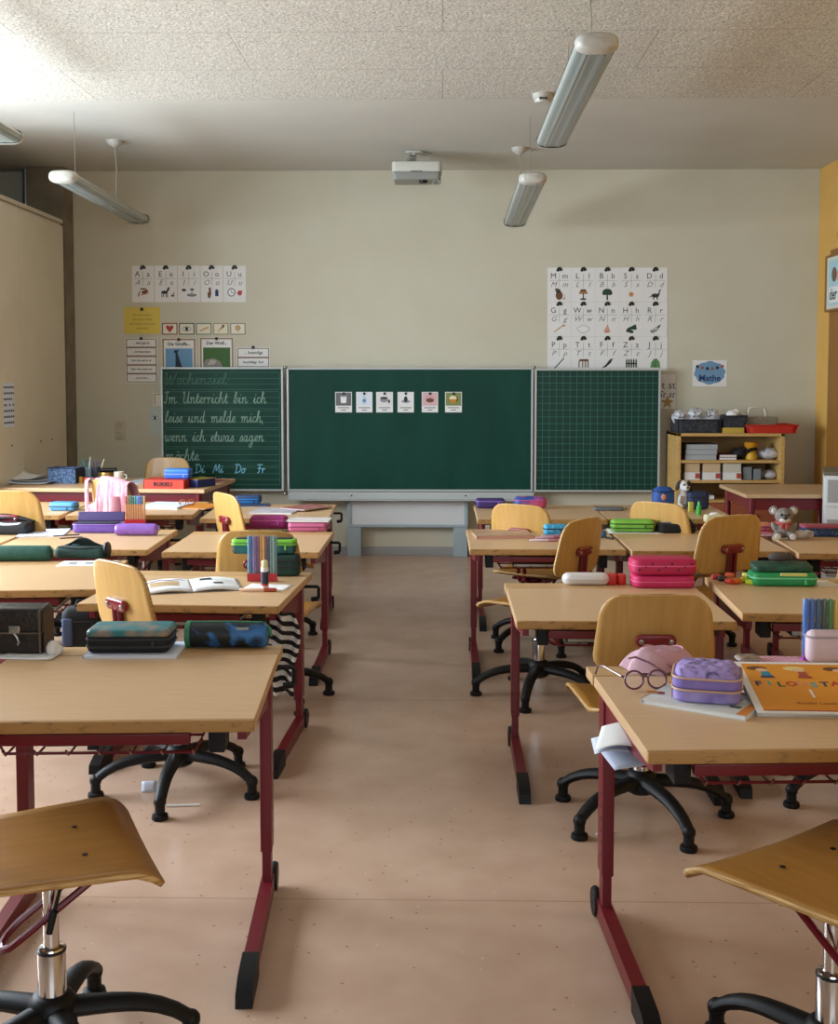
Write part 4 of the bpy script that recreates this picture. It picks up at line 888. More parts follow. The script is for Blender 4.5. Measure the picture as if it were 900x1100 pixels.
b = MB(); b.text('der', .12, T(-.66, -.0145, -.09) @ WT, 0, align='LEFT', bold=.003); b.build('lettering', [mat('dark_green_ink', '#274a44', .8)], nb, smooth=None)
b = MB()
for x, z, r_, mi in ((-.56, .06, .055, 0), (-.46, .05, .045, 1)): b.lathe([(r_, 0), (r_, .0012)], T(x, -.0135, z) @ RX(PI / 2), 18, mi)
b.build('picture', [mat('poster_brown', '#6f5d50', .8), mat('poster_skin', '#c69c78', .8)], nb)
# white cabinet
wc = thing('drawer_cabinet', 'white metal drawer cabinet with a dark top cut off by the right edge', 'cabinet', (2.66, 7.34, 0), R(-17))
MB().box((0, 0, .42), (.50, .44, .84), bev=.004).build('body', M_whitemetal, wc)
MB().box((0, 0, .858), (.51, .45, .020), bev=.003).build('top', mat('cabinet_top', '#6a6456', .5), wc)
for k, (z0, z1) in enumerate(((.655, .845), (.35, .645), (.04, .34))):
    d = MB().box((0, -.228, (z0 + z1) / 2), (.485, .016, z1 - z0), bev=.004).build('drawer', M_whitemetal, wc)
    MB().box((-.195, -.239, z1 - .095), (.07, .008, .14 if k == 0 else .05), bev=.003).build('handle', mat('cabinet_handle_grey', '#9a9c9a', .5), d)

# ------------------------------------------------------------------ things on the desks
def place(px, py, z, d=0.0, yaw=0.0):
    """base centre of a thing whose front lower edge is seen at (px, py) on a surface at height z"""
    p = at(px, py, z); a = R(yaw)
    return (p.x - math.sin(a) * d / 2, p.y + math.cos(a) * d / 2, z)
def zip_ring(hx, hy, r, z, n=5):
    pts = []
    for q, (sx, sy) in enumerate(((1, 1), (-1, 1), (-1, -1), (1, -1))):
        for i in range(n + 1): a = q * PI / 2 + i / n * PI / 2; pts.append((sx * (hx - r) + math.cos(a) * r, sy * (hy - r) + math.sin(a) * r, z))
    return pts
def zip_case(name, label, loc, w_, d, h, yaw, m, mz, zl=(.55,), r=.025, mtop=None, e=None, cat='pencil case', pull=True):
    """a stiff zipped pencil case: body, zipper(s) all round, lid of its own look, pull tab"""
    t = thing(name, label, cat, loc, R(yaw)); e = e or min(.015, h * .35)
    MB().rbox((0, 0, 0), (w_, d, h), r, e).build('body', m, t)
    if mtop: MB().rbox((0, 0, h * zl[-1] + .003), (w_ + .003, d + .003, h * (1 - zl[-1])), r, e).build('lid', mtop, t)
    for z in zl:
        zb = MB().tube(zip_ring(w_ / 2 + .001, d / 2 + .001, r, h * z), .0032, 6, closed=True).build('zipper', mz, t)
    if pull: MB().box((w_ / 2 - r - .02, -d / 2 - .006, h * zl[-1] - .012), (.007, .003, .018), bev=.001).build('zip_pull', mz, t)
    return t
def roll_case(name, label, loc, L, r, yaw, m, mz, mend=None):
    t = thing(name, label, 'pencil case', loc, R(yaw))
    prof = [(.002, -L / 2), (r * .75, -L / 2 + .001), (r * .95, -L / 2 + .008), (r, -L / 2 + .02), (r * 1.02, 0), (r, L / 2 - .02), (r * .95, L / 2 - .008), (r * .75, L / 2 - .001), (.002, L / 2)]
    MB().lathe(prof, T(0, 0, r) @ RY(PI / 2), 24).build('body', m, t)
    MB().tube([(-L / 2 + .012, -r * .1, 2 * r), (0, -r * .1, 2.03 * r), (L / 2 - .012, -r * .1, 2 * r)], .004, 6, flat=.6).build('zipper', mz, t)
    MB().tube([(L / 2 - .004, -.004, 1.75 * r), (L / 2 + .008, -.006, 1.5 * r), (L / 2 + .012, -.01, .9 * r)], .004, 6).build('loop', mend or mz, t)
    return t
def book(name, label, loc, w_, d, h, yaw, mc, mp=None, cat='book', art=None):
    """closed book: two covers, a spine and the page block between"""
    t = thing(name, label, cat, loc, R(yaw)); c = min(.002, h * .2)
    b = MB(); b.box((0, 0, c / 2), (w_, d, c)); b.box((0, 0, h - c / 2), (w_, d, c)); b.box((-w_ / 2 + c / 2, 0, h / 2), (c, d, h)); b.build('cover', mc, t)
    MB().box((.001, 0, h / 2), (w_ - .006, d - .006, h - 2 * c)).build('pages', mp or M_paper, t)
    if art:
        b = MB()
        for x, y, sx, sy, mi in art[1]: b.box((x * w_, y * d, h + .0003), (sx * w_, sy * d, .0006), mi=mi)
        b.build('cover_print', art[0], t)
    return t
def loose(name, label, loc, w_, d, yaw, m=None, lines=0, cat='paper', curl=0.0, group=None, h=.0012):
    b = MB(); b.grid(lambda u, v: ((u - .5) * w_, (v - .5) * d, .0012 + curl * (abs(u - .5) * 2) ** 3 + curl * .5 * (v ** 4)), 10, 8)
    o = b.build(name, m or M_paper, None, loc, (0, 0, R(yaw))); tag(o, label, cat, group)
    md = o.modifiers.new('thickness', 'SOLIDIFY'); md.thickness = h; md.offset = -1
    if lines:
        q = MB()
        for k in range(lines): q.box((-.1 * w_ * (k % 2) * .5, (.36 - .72 * k / max(lines - 1, 1)) * d, .0026 + curl * .02), (w_ * (.7 - .15 * (k % 2)), d * .025, .0006))
        q.build('lettering', M_inkl, o)
    return o
def pen(name, label, loc, L, r, yaw, m, mc, tilt=0.0, cat='pen', group=None, cap=.34):
    """lies along x, cap towards +x; tilt raises +x"""
    t = thing(name, label, cat, (loc[0], loc[1], loc[2]), 0, group); t.rotation_euler = (0, -tilt, R(yaw))
    z = r if not tilt else 0
    MB().lathe([(r * .5, -L / 2), (r * .8, -L / 2 + .003), (r * .85, L * (.5 - cap)), (r * .85, L / 2 - .01)], T(0, 0, z) @ RY(PI / 2), 12).build('barrel', m, t)
    MB().lathe([(r, L * (.5 - cap)), (r, L / 2 - .006), (r * .8, L / 2 - .001), (r * .4, L / 2)], T(0, 0, z) @ RY(PI / 2), 12).build('cap', mc, t)
    return t
M_clear = mat('clear_plastic', '#dfe6ea', .12, alpha=.04)
def marker_set(loc, cols, where, w_, h, yaw, mfoot, wood=False, d=.022):
    """clear wallet standing upright with a row of fineliners, each a thing of its own"""
    n = len(cols)
    t = thing('marker_wallet', 'clear upright wallet holding the fineliners ' + where.replace('in the wallet ', '').replace('in the tall wallet ', '').replace('behind', 'behind'), 'pen wallet', loc, R(yaw))
    b = MB()
    b.box((0, d / 2, h / 2), (w_, .001, h)); b.box((0, -d / 2, h * .5), (w_, .001, h)); 
    for s_ in (-1, 1): b.box((s_ * w_ / 2, 0, h / 2), (.001, d, h))
    b.build('sleeve', M_clear, t)
    MB().box((0, 0, .004), (w_ + .002, d + .002, .008), bev=.002).box((0, -d / 2 - .0012, .012 + h * .04), (w_, .001, h * .12)).build('foot', mfoot, t)
    for k, (cn, hx) in enumerate(cols):
        x = -w_ / 2 + w_ * (k + .5) / n; r = w_ / n * .49; a = R(yaw)
        p = (loc[0] + math.cos(a) * x, loc[1] + math.sin(a) * x, loc[2] + .009)
        q = thing('fineliner', '%s fineliner standing %s' % (cn, where), 'pen', p, R(yaw), 'fineliners ' + where)
        hh = h * .97 - .009
        MB().lathe([(r * .5, 0), (r * .9, .004), (r * .9, hh * .72)], None, 10).build('barrel', mat('orange_barrel', '#d38a3c', .4) if wood else plain(hx, .4), q)
        MB().lathe([(r, hh * .70), (r, hh * .96), (r * .7, hh)], None, 10).build('cap', plain(hx, .3), q)
    return t
def soft_cloth(name, label, cat, fn, nu, nv, m, t_=.003):
    o = MB().grid(fn, nu, nv).build(name, m); tag(o, label, cat)
    md = o.modifiers.new('thickness', 'SOLIDIFY'); md.thickness = t_; md.offset = 0
    return o
def remesh(o, v=.004):
    md = o.modifiers.new('one_surface', 'REMESH'); md.mode = 'VOXEL'; md.voxel_size = v; md.use_smooth_shade = True
    sm = o.modifiers.new('soft', 'SMOOTH'); sm.iterations = 4; sm.factor = .5
    return o

# --- nearest left desk
z = DZ['L1']
M_teal = mat('teal_print', '#1f6f76', .45, col2='#b08468', scale=14, lo=.45, hi=.72, detail=6)
M_dkz = mat('black_fabric', '#15171a', .8)
nbk = book('exercise_book', 'white exercise book under the teal pencil case', place(139, 708, z, .17, 2), .255, .17, .008, 2, M_paperb)
zip_case('pencil_case', 'black pencil case with a teal animal print lid on a white exercise book', place(136, 703, z + .008, .14, 2), .225, .13, .062, 2, M_dkz, mat('black_zip', '#2a2c30', .5), (.30, .62), .022, M_teal)
M_blueab = mat('blue_black_print', '#0f1a1c', .5, col2='#2a6fb0', scale=13, lo=.46, hi=.60, detail=4, distort=1.2)
t = roll_case('roll_pencil_case', 'round pencil case with blue and black paint pattern and green rim, by the desk corner', place(241, 698, z, .07, 0), .232, .036, 0, M_blueab, mat('green_zip', '#2e7a58', .5))
MB().lathe([(.0375, -.112), (.0378, -.1), (.0375, -.098)], T(0, 0, .036) @ RY(PI / 2), 24).build('rim', mat('green_zip', '#2e7a58', .5), t)
MB().box((.05, -.029, .058), (.034, .002, .008), rot=(-.6, 0, 0)).build('brand_patch', M_steel, t)
for k, (px, py, wd_, ya) in enumerate(((22, 709, .17, -4), (30, 705, .12, 8))): loose('loose_sheet', ('white sheet under the front of the black satchel', 'small white sheet under the right side of the black satchel')[k], place(px, py, z + k * .002, .09, ya), wd_, .09, ya, M_paper, 0, curl=.002)
o = MB().blob((0, 0, .02), (.018, .022, .022), u=10, v=7).blob((.012, .006, .014), (.014, .016, .014), u=8, v=6).build('crumpled_tissue', M_paper, None, at(57, 704, z), smooth=20); tag(o, 'crumpled white tissue squeezed beside the black satchel', 'tissue')
# satchel
loc = place(-14, 705, z, .09, 0)
sa = thing('satchel', 'black grained leather satchel with a metal clasp at the left edge', 'bag', (loc[0], loc[1] + .01, loc[2] + .004), 0)
M_leather = mat('black_leather', '#17130f', .42, col2='#241d17', scale=40, bump=.25, bscale=70)
MB().rbox((0, 0, 0), (.30, .09, .118), .012, .008).build('body', M_leather, sa)
b = MB(); b.rbox((0, -.006, .055), (.304, .096, .072), .014, .010); b.build('flap', M_leather, sa)
b = MB()
for s_ in (-1, 1): b.tube([(s_ * .146, -.054, .003), (s_ * .146, -.057, .06), (s_ * .146, -.054, .122), (s_ * .146, .02, .128)], .003, 6)
b.tube([(-.15, -.056, .060), (.15, -.056, .060)], .0025, 6); b.build('piping', mat('leather_piping', '#5d5147', .5), sa)
cl = MB().rbox((.078, -.058, .06), (.03, .006, .02), .003, .002).build('clasp', M_steel, sa)
MB().tube([(.078, -.062, .062), (.088, -.065, .05), (.092, -.064, .036), (.088, -.063, .03)], .003, 6).build('buckle', M_steel, cl)
MB().box((.152, .0, .058), (.004, .08, .11), bev=.002).build('side_panel', mat('brown_leather', '#4a372b', .6), sa)

# --- second left desk
z = DZ['L2']
M_pc = mat('printed_page', '#e2e2e0', .7, col2='#d8d8da', scale=6)
ob = thing('picture_book', 'open picture book lying on the left aisle desk', 'book', place(208, 637, z, .26, 16), R(16))
for s_ in (-1, 1):
    pg = MB().grid(lambda u, v, s_=s_: (s_ * u * .185, (v - .5) * .25, .003 + .017 * (math.sin(min(u * 3.2, PI)) * .55 + (1 - u) * .28)), 14, 4)
    o = pg.build('page_block', M_pc, ob); md = o.modifiers.new('thickness', 'SOLIDIFY'); md.thickness = .006; md.offset = -1
    q = MB()
    def hz(u): return .0045 + .017 * (math.sin(min(u * 3.2, PI)) * .55 + (1 - u) * .28)
    if s_ < 0:
        for k in range(3):
            q.grid(lambda u, v, k=k: (-(.25 + .6 * u) * .185, .04 - k * .035 + .02 * v, hz(.25 + .6 * u)), 8, 1, mi=1)
        q.grid(lambda u, v: (-(.1 + .8 * u) * .185, .085 + .012 * v + .008 * math.sin(u * 12), hz(.1 + .8 * u)), 8, 1, mi=0)
    else:
        q.grid(lambda u, v: ((.2 + .25 * u) * .185, .06 + .04 * v, hz(.2 + .25 * u)), 4, 1, mi=2); q.grid(lambda u, v: ((.45 + .2 * u) * .185, -.03 + .03 * v, hz(.45 + .2 * u)), 4, 1, mi=2)
        for k in range(3): q.grid(lambda u, v, k=k: ((.5 + .4 * u) * .185, .09 - k * .035 + .004 * v, hz(.5 + .4 * u)), 4, 1, mi=3)
    q.build('printing', [mat('print_violet', '#7d6a8e', .8), mat('print_ochre', '#c9a15e', .8), M_ink, mat('print_sage', '#9ab09a', .8)], o, smooth=None)
MB().box((0, 0, .001), (.378, .256, .002), bev=.001).build('cover', mat('book_cover_grey', '#7f7a74', .6), ob)
loose('loose_sheet', 'white sheet under the standing marker set and glue stick', place(283, 634, z, .13, -8), .17, .12, -8)
COL12 = [('light blue', '#5f9fc4'), ('dark blue', '#2b4f8e'), ('pale violet', '#8f82b8'), ('purple', '#6d3f86'), ('plum', '#7f3a62'), ('orange', '#d28a3a'), ('yellow', '#d8b84a'), ('wine red', '#8a3144'), ('navy', '#26345e'), ('grey green', '#6f8a86'), ('mint', '#86b29c'), ('slate', '#5b6c7c')]
p = place(281.5, 625, z, .024, 0)
marker_set((p[0], p[1], z + .002), COL12, 'in the wallet on the open-book desk', .118, .185, 0, mat('red_foot', '#b3202a', .4))
gs = thing('glue_stick', 'white glue stick with a dark label before the marker wallet', 'glue stick', place(284, 634.5, z + .001, .02, 0))
MB().lathe([(.0135, 0), (.0145, .003), (.0145, .085), (.013, .088)], None, 16).build('tube', M_paper, gs)
MB().lathe([(.0148, .026), (.0148, .072)], None, 16).build('label_band', mat('navy_label', '#2a2c44', .5), gs)
MB().lathe([(.0122, .088), (.0122, .110), (.009, .114), (.002, .114)], None, 16).build('cap', mat('yellow_cap', '#d9d2a0', .4), gs)
MB().lathe([(.0148, .018), (.0148, .026)], None, 16).build('red_band', mat('red_band', '#b04038', .5), gs)
pen('fountain_pen', 'orange red pen with a pale barrel at the front of the open-book desk', place(277, 636, z, .014, 0), .14, .0075, 0, mat('pale_orange_barrel', '#d9b49a', .4), mat('rust_cap', '#b0452a', .35))
M_dkgreen = mat('dark_green_fabric', '#12302a', .75, col2='#183a32', scale=30)
zp = zip_case('pencil_pouch', 'dark green zipped pouch standing behind the marker wallet', place(297, 619.5, z, .07, 0), .185, .07, .088, 0, M_dkgreen, mat('black_zip', '#2a2c30', .5), (.45, .75), .02)
p = zp.location
t = zip_case('pencil_case', 'flat pencil case with neon green rim lying on the dark green pouch', (p.x - .055, p.y + .012, p.z + .0885), .26, .075, .058, 0, mat('teal_case', '#1b6f6e', .5, col2='#14211f', scale=3.2, stretch=(3, .1, .1), lo=.47, hi=.55), mat('neon_green', '#7fcf3f', .5), (.70,), .02, mat('neon_lid', '#7fcf3f', .5))
MB().rbox((0, 0, .050), (.235, .055, .014), .018, .005).build('top_panel', M_dkz, t)

# --- left edge desk with the green rolls
z = DZ['L2b']
M_dg2 = mat('bottle_green_fabric', '#17473c', .7, col2='#1d5346', scale=25, bump=.15, bscale=120)
roll_case('roll_pencil_case', 'dark green roll pencil case with a pale ring end at the left edge', place(14, 604, z, .07, 4), .32, .034, 4, M_dg2, mat('pale_zip', '#8fa38c', .5), mat('pale_ring', '#a8b294', .5))
oc = thing('pencil_case', 'open black-green pencil case next to the dark green roll', 'pencil case', place(84, 601, z, .10, -3), R(-3))
b = MB(); b.grid(lambda u, v: ((u - .5) * .24, (-.045 + .09 * v), .004 + .050 * math.sin(PI * u) ** .5 * (1 - .35 * (v * 2 - 1) ** 2 * 0)), 2, 2)
b.bm.free(); b.bm = bmesh.new()
b.rbox((0, 0, 0), (.235, .09, .052), .03, .018); b.build('body', M_dkgreen, oc)
b = MB()
b.grid(lambda u, v: ((u - .5) * .225 * (1 - .5 * v), .035 - .02 * v, .045 + .045 * v * math.sin(PI * (.15 + .7 * u))), 14, 5); o = b.build('lid_flap', mat('green_black_lining', '#101a18', .8), oc); md = o.modifiers.new('th', 'SOLIDIFY'); md.thickness = .004
MB().tube([(-.10, -.03, .052), (0, -.05, .050), (.10, -.03, .052)], .0035, 6).build('zipper', M_dkz, oc)
MB().lathe([(.034, -.008), (.038, 0), (.034, .008)], T(.115, 0, .036) @ RY(PI / 2), 18).build('end_ring', M_black, oc)
pen('pencil', 'blue-grey pencil lying in the open black-green case', (at(90, 599, z).x, at(90, 599, z).y + .03, z + .0525), .12, .004, 8, plain('#6f8fa8', .4), plain('#c9c9c4', .4), cat='pencil')
loose('worksheet', 'white worksheet with small pictures before the open black-green case', place(92, 608, z, .14, 4), .25, .14, 4, M_paper, 0)
b = MB()
ws = bpy.data.objects['worksheet']
for k in range(3): b.box((-.07 + k * .07, .0, .0022), (.035, .03, .0006)); 
for k in range(3): b.box((-.07 + k * .07, -.035, .0022), (.05, .006, .0006))
b.build('printing', M_inkl, ws)

# --- purple desk
z = DZ['L3b']
book('exercise_book', 'pale blue stack of sheets left of the open purple case', place(42, 577, z, .28, 10), .23, .27, .006, 10, M_paperb)
pen('pencil', 'dark pencil lying on the edge of the pale blue sheets', place(71, 576, z + .007, .01, 0), .13, .004, 28, plain('#3a3340', .4), plain('#55505c', .4), cat='pencil')
pen('pencil', 'brown pencil beside the dark one at the purple case', place(76, 578.5, z, .01, 0), .11, .004, 28, plain('#6a5560', .4), plain('#8a7a80', .4), cat='pencil')
M_purple = mat('purple_fabric', '#5f3f93', .6, col2='#6b4aa0', scale=20)
oc = thing('pencil_case', 'open purple pencil case with its dark lining showing', 'pencil case', place(102, 573, z, .11, 0), R(0))
MB().rbox((0, 0, 0), (.245, .10, .045), .03, .012).build('body', M_purple, oc)
MB().rbox((0, 0, .047), (.225, .085, .004), .026, .0015).build('lining', mat('dark_lining', '#1d1730', .8), oc)
MB().rbox((0, .055, .05), (.245, .014, .05), .006, .004, rot=(-.35, 0, 0)).build('lid', mat('purple_lid', '#3d2a62', .6), oc)
MB().tube(zip_ring(.1235, .051, .03, .044), .003, 6, closed=True).build('zipper', mat('violet_zip', '#8f6cc4', .5), oc)
pen('pen', 'grey pen in the open purple case', (at(108, 569, z).x, at(108, 569, z).y, z + .0505), .12, .005, 5, plain('#8a8aa0', .4), plain('#55556a', .4))
roll_case('roll_pencil_case', 'violet shiny roll pencil case in front of the orange-striped fineliners', place(145, 576, z, .06, 0), .215, .029, 0, mat('violet_shiny', '#7a4fa0', .35, col2='#8a60b2', scale=15), mat('violet_zip', '#8f6cc4', .5))
p = place(145.5, 563, z, .022, 0)
marker_set((p[0], p[1] - .01, z), [('red-capped', '#a8372c'), ('brown-capped', '#9b6a35'), ('green-capped', '#2f7a4a'), ('dark green-capped', '#285a3c'), ('teal-capped', '#2f7f86'), ('sky-capped', '#4c93c4'), ('blue-capped', '#2f5fb0'), ('navy-capped', '#27407e'), ('ochre-capped', '#c79a4a')], 'behind the violet roll', .112, .158, 0, mat('red_foot', '#b3202a', .4), wood=True)
# --- far left edge desk: black bag
z = DZ['L3c']
bg_ = thing('open_bag', 'open black bag with papers inside at the left edge', 'bag', place(2, 575, z, .13, 0), 0)
MB().rbox((0, 0, 0), (.27, .13, .062), .03, .02).build('body', mat('black_bag_fabric', '#141419', .7), bg_)
b = MB(); b.grid(lambda u, v: (-.13 + .27 * u, .06 - .05 * v, .05 + .07 * math.sin(PI * (u * .8 + .1)) * (1 - v * .6)), 14, 5); o = b.build('lid', mat('black_bag_fabric', '#141419', .7), bg_); md = o.modifiers.new('th', 'SOLIDIFY'); md.thickness = .006
MB().tube([(-.12, -.04, .064), (0, -.055, .066), (.12, -.03, .062)], .004, 6).build('zipper', M_blackm, bg_)
p = at(8, 566, z + .06); loose('loose_sheet', 'light blue folded paper sticking out of the open black bag', (p.x, p.y + .02, z + .068), .11, .06, 5, M_paperb, 0, curl=.004)

# --- pink cases desk
z = DZ['L3']
M_mag = mat('magenta_glitter', '#a8327e', .45, col2='#7d1f5c', scale=60, lo=.35, hi=.7, detail=8)
zip_case('pencil_case', 'magenta glitter pencil case left of the pink one', place(288, 568, z, .075, 0), .205, .075, .070, 0, M_mag, mat('magenta_zip', '#c25aa0', .5), (.6,), .03, None, .025)
zip_case('pencil_case', 'pink flat pencil case at the right desk corner under a white book', place(330, 571.5, z, .10, 0), .205, .10, .052, 0, mat('pink_fabric', '#c6678f', .5), mat('rose_zip', '#8f3a62', .5), (.5,), .02)
q_ = place(330, 571.5, z, .10, 0)
book('book', 'white book lying on the pink pencil case', (q_[0] + .005, q_[1] + .01, z + .0525), .225, .13, .010, -2, mat('white_cover', '#d6d0d0', .6))
# --- front left small desk
z = DZ['L4']
book('magazine', 'whitish magazine on the small desk nearest the blackboard', place(290, 552, z, .24, -8), .26, .24, .008, -8, mat('magazine_cover', '#c9c6cc', .5, col2='#a9a5b4', scale=14))
book('magazine', 'dark red magazine overlapping the whitish one', (at(328, 548, z).x, at(328, 548, z).y + .05, z + .009), .20, .26, .006, -35, mat('red_magazine', '#8e4a4c', .5, col2='#a8706a', scale=22))
zip_case('pencil_case', 'bright blue pencil case at the back of the small left desk', place(266, 541.5, z, .08, 0), .16, .08, .05, 0, mat('bright_blue', '#2a74b8', .5), mat('dark_zip', '#1b2a44', .5), (.5,), .02, mat('dark_blue_lid', '#233c66', .5))
book('exercise_book', 'dark blue exercise book below the bright blue case', place(266, 545, z, .18, 0), .24, .16, .006, 4, mat('dark_blue_cover', '#22365a', .5))
# --- papers desk
z = DZ['L4b']
zip_case('pencil_case', 'light blue pencil case left of the pink jacket', place(66, 549, z, .08, -6), .165, .09, .052, -6, mat('sky_case', '#4b8fc0', .5), mat('dark_zip', '#1b2a44', .5), (.5,), .025)
book('paper_stack', 'stack of white papers left of the orange folder', place(168, 547, z, .30, -10), .26, .28, .014, -10, M_paperb, cat='papers')
book('folder', 'orange folder at the right end of the papers desk', place(204, 547, z, .28, -14), .20, .28, .006, -14, mat('orange_card', '#d98a2c', .55))
g = thing('eyeglasses', 'small orange glasses lying on the orange folder', 'glasses', (at(200, 545, z).x, at(200, 545, z).y + .02, z + .008), R(10))
for s_ in (-1, 1): MB().tube([(s_ * .026 + .02 * math.cos(a / 14 * 2 * PI), 0, .019 + .018 * math.sin(a / 14 * 2 * PI)) for a in range(14)], .003, 6, closed=True).build('rim', mat('amber_frame', '#a85f1c', .4), g)
for s_ in (-1, 1): MB().tube([(s_ * .046, 0, .02), (s_ * .05, .05, .018), (s_ * .045, .11, .004)], .0025, 6).build('temple', mat('amber_frame', '#a85f1c', .4), g)

# --- teacher table
z = ZT
for k, (px, py, ya, wd_, cv) in enumerate(((30, 520, -4, .30, .012), (34, 517, 8, .27, .02), (24, 515, -14, .24, .03))):
    loose('loose_sheet', ('lowest white sheet of the messy pile on the teacher table', 'middle white sheet of the pile on the teacher table', 'curled top sheet of the pile on the teacher table')[k], place(px, py, z + .004 + k * .012, .2, ya), wd_, .21, ya, M_paper if k else M_paperb, 0, curl=cv)
bk = thing('storage_box', 'blue woven box with a dark side on the teacher table', 'box', place(66, 519.5, z, .15, -8), R(-8))
M_weave = mat('blue_weave', '#35507a', .8, col2='#6c86a6', scale=70, lo=.4, hi=.62)
b = MB()
for s_ in (-1, 1): b.box((s_ * .098, 0, .052), (.006, .15, .104), bev=.002); b.box((0, s_ * .072, .052), (.19, .006, .104), bev=.002)
b.box((0, 0, .003), (.19, .14, .006)); b.build('body', M_weave, bk)
MB().box((.1025, 0, .052), (.004, .146, .1), bev=.001).build('side_panel', mat('navy_side', '#1d2438', .8), bk)
MB().tube(zip_ring(.101, .075, .006, .104), .004, 6, closed=True).build('rim', mat('navy_rim', '#2a3a5c', .7), bk)
MB().rbox((-.03, 0, .006), (.11, .12, .03), .01, .004).build('tissue_block', M_paper, bk)
mk = thing('board_marker', 'black board marker standing on the teacher table', 'marker', place(80, 517, z, .02))
MB().lathe([(.009, 0), (.009, .075), (.008, .078)], None, 12).build('barrel', M_paper, mk); MB().lathe([(.010, .06), (.010, .105), (.006, .112)], None, 12).build('cap', M_black, mk)
o = MB().box((0, 0, .022), (.035, .03, .044), bev=.003).build('sticky_note_block', mat('sticky_yellow', '#d8b53a', .7), None, place(85, 519, z, .03), (0, 0, .2)); tag(o, 'yellow sticky note block beside the pen pots', 'notes')
o = MB().box((0, 0, .02), (.04, .03, .04), bev=.004).build('sponge', mat('red_sponge', '#c0463c', .8), None, place(92, 519, z, .03), (0, 0, -.1)); tag(o, 'small red sponge in front of the blue pen pot', 'sponge')
def pot(label, px, py, m, pens, r=.034, h=.088):
    p = place(px, py, z, .07); t = thing('pen_pot', label, 'pen pot', p)
    MB().lathe([(r * .9, 0), (r, h), (r - .003, h), (r * .9 - .003, .004), (.001, .004)], None, 20).build('cup', m, t)
    MB().lathe([(r + .002, h - .004), (r + .002, h + .002)], None, 20).build('rim', m, t)
    for k, (nm, hx, L, dx, dy) in enumerate(pens):
        q = thing('pen', '%s standing in the %s' % (nm, label), 'pen', (p[0] + dx * .3, p[1] + dy * .3, z + .006), 0, 'pens in the ' + label.split(' on ')[0])
        d = Vector((dx, dy, .09)).normalized()
        b = MB().tube([Vector((0, 0, 0)), d * L * .75], .0045, 8).build('barrel', plain(hx, .4), q)
        MB().tube([d * L * .7, d * L], [.0055, .004], 8).build('cap', plain(hx, .4), q)
pot('light blue pen pot on the teacher table', 92.5, 517, mat('light_blue_pot', '#9cc0dc', .5), [('teal marker', '#2f8f98', .15, -.018, .0), ('white marker', '#d8e0e4', .165, .012, -.006), ('dark teal pen', '#1f6a74', .14, -.006, .012)])
pot('dark wire pen pot on the teacher table', 101.5, 517, mat('dark_wire_pot', '#3c4250', .5), [('violet pen', '#5c5486', .135, -.008, .0), ('pale pencil', '#cfc6b4', .155, .03, .004), ('blue pen', '#3d4f86', .13, .004, .01)], .03, .095)
p = place(112.5, 518, z, .1); t = thing('singing_bowl', 'brass singing bowl behind the pink jacket', 'bowl', p)
MB().lathe([(.03, 0), (.052, .016), (.061, .042), (.057, .066), (.053, .066), (.056, .042), (.047, .018), (.001, .006)], None, 26).build('bowl', mat('brass', '#a88a4c', .3, .8), t)
o = MB().tube([(-.055, 0, 0), (.055, 0, .004)], .014, 12).tube([(-.06, 0, 0), (-.054, 0, 0)], .016, 12).build('bowl_striker', M_black, None, (p[0] + .015, p[1], z + .08)); tag(o, 'black padded striker lying across the brass bowl', 'striker')
p = place(126.5, 519, z, .06); t = thing('mug', 'cream mug beside the brass bowl', 'mug', p)
MB().lathe([(.029, 0), (.032, .006), (.034, .078), (.031, .078), (.029, .008), (.001, .006)], None, 22).build('cup', mat('cream_ceramic', '#cfc8bc', .3), t)
MB().tube([(.032, 0, .06), (.052, 0, .055), (.054, 0, .03), (.033, 0, .02)], .0045, 8).build('handle', mat('cream_ceramic', '#cfc8bc', .3), t)
loose('loose_sheet', 'grey white papers between the mug and the red box', place(146, 520, z, .2, -20), .16, .2, -20, mat('greyish_paper', '#b9bcc4', .8), 0, curl=.014)
p = place(175, 525.5, z, .22, -6)
t = book('game_box', 'red flat box with dark capital letters on its long side', p, .275, .20, .060, -6, mat('orange_red_card', '#c8371f', .5), mat('orange_red_card', '#c8371f', .5), cat='box')
b = MB(); b.text('RUKKU', .038, T(-.005, -.1007, .03) @ WT, 0, bold=.001); b.build('lettering', [M_ink], t, smooth=None)
zip_case('pencil_case', 'blue pencil box lying on the red flat box', (p[0] + .065, p[1] + .01, z + .061), .165, .10, .062, -4, mat('royal_blue', '#2a5cc0', .45), mat('pale_blue_zip', '#7fa4dc', .5), (.5,), .012, mat('royal_blue_lid', '#3a78d4', .45))
book('book', 'thick navy book with yellow cover at the right of the red box', place(206, 524, z, .19, -20), .125, .19, .055, -28, mat('mustard_cover', '#a8923c', .55), mat('navy_pages', '#1e2c6e', .6))
book('notebook', 'dark red notebook at the right end of the teacher table', place(222, 519, z, .2, -18), .15, .2, .01, -22, mat('wine_cover', '#6e2430', .5))

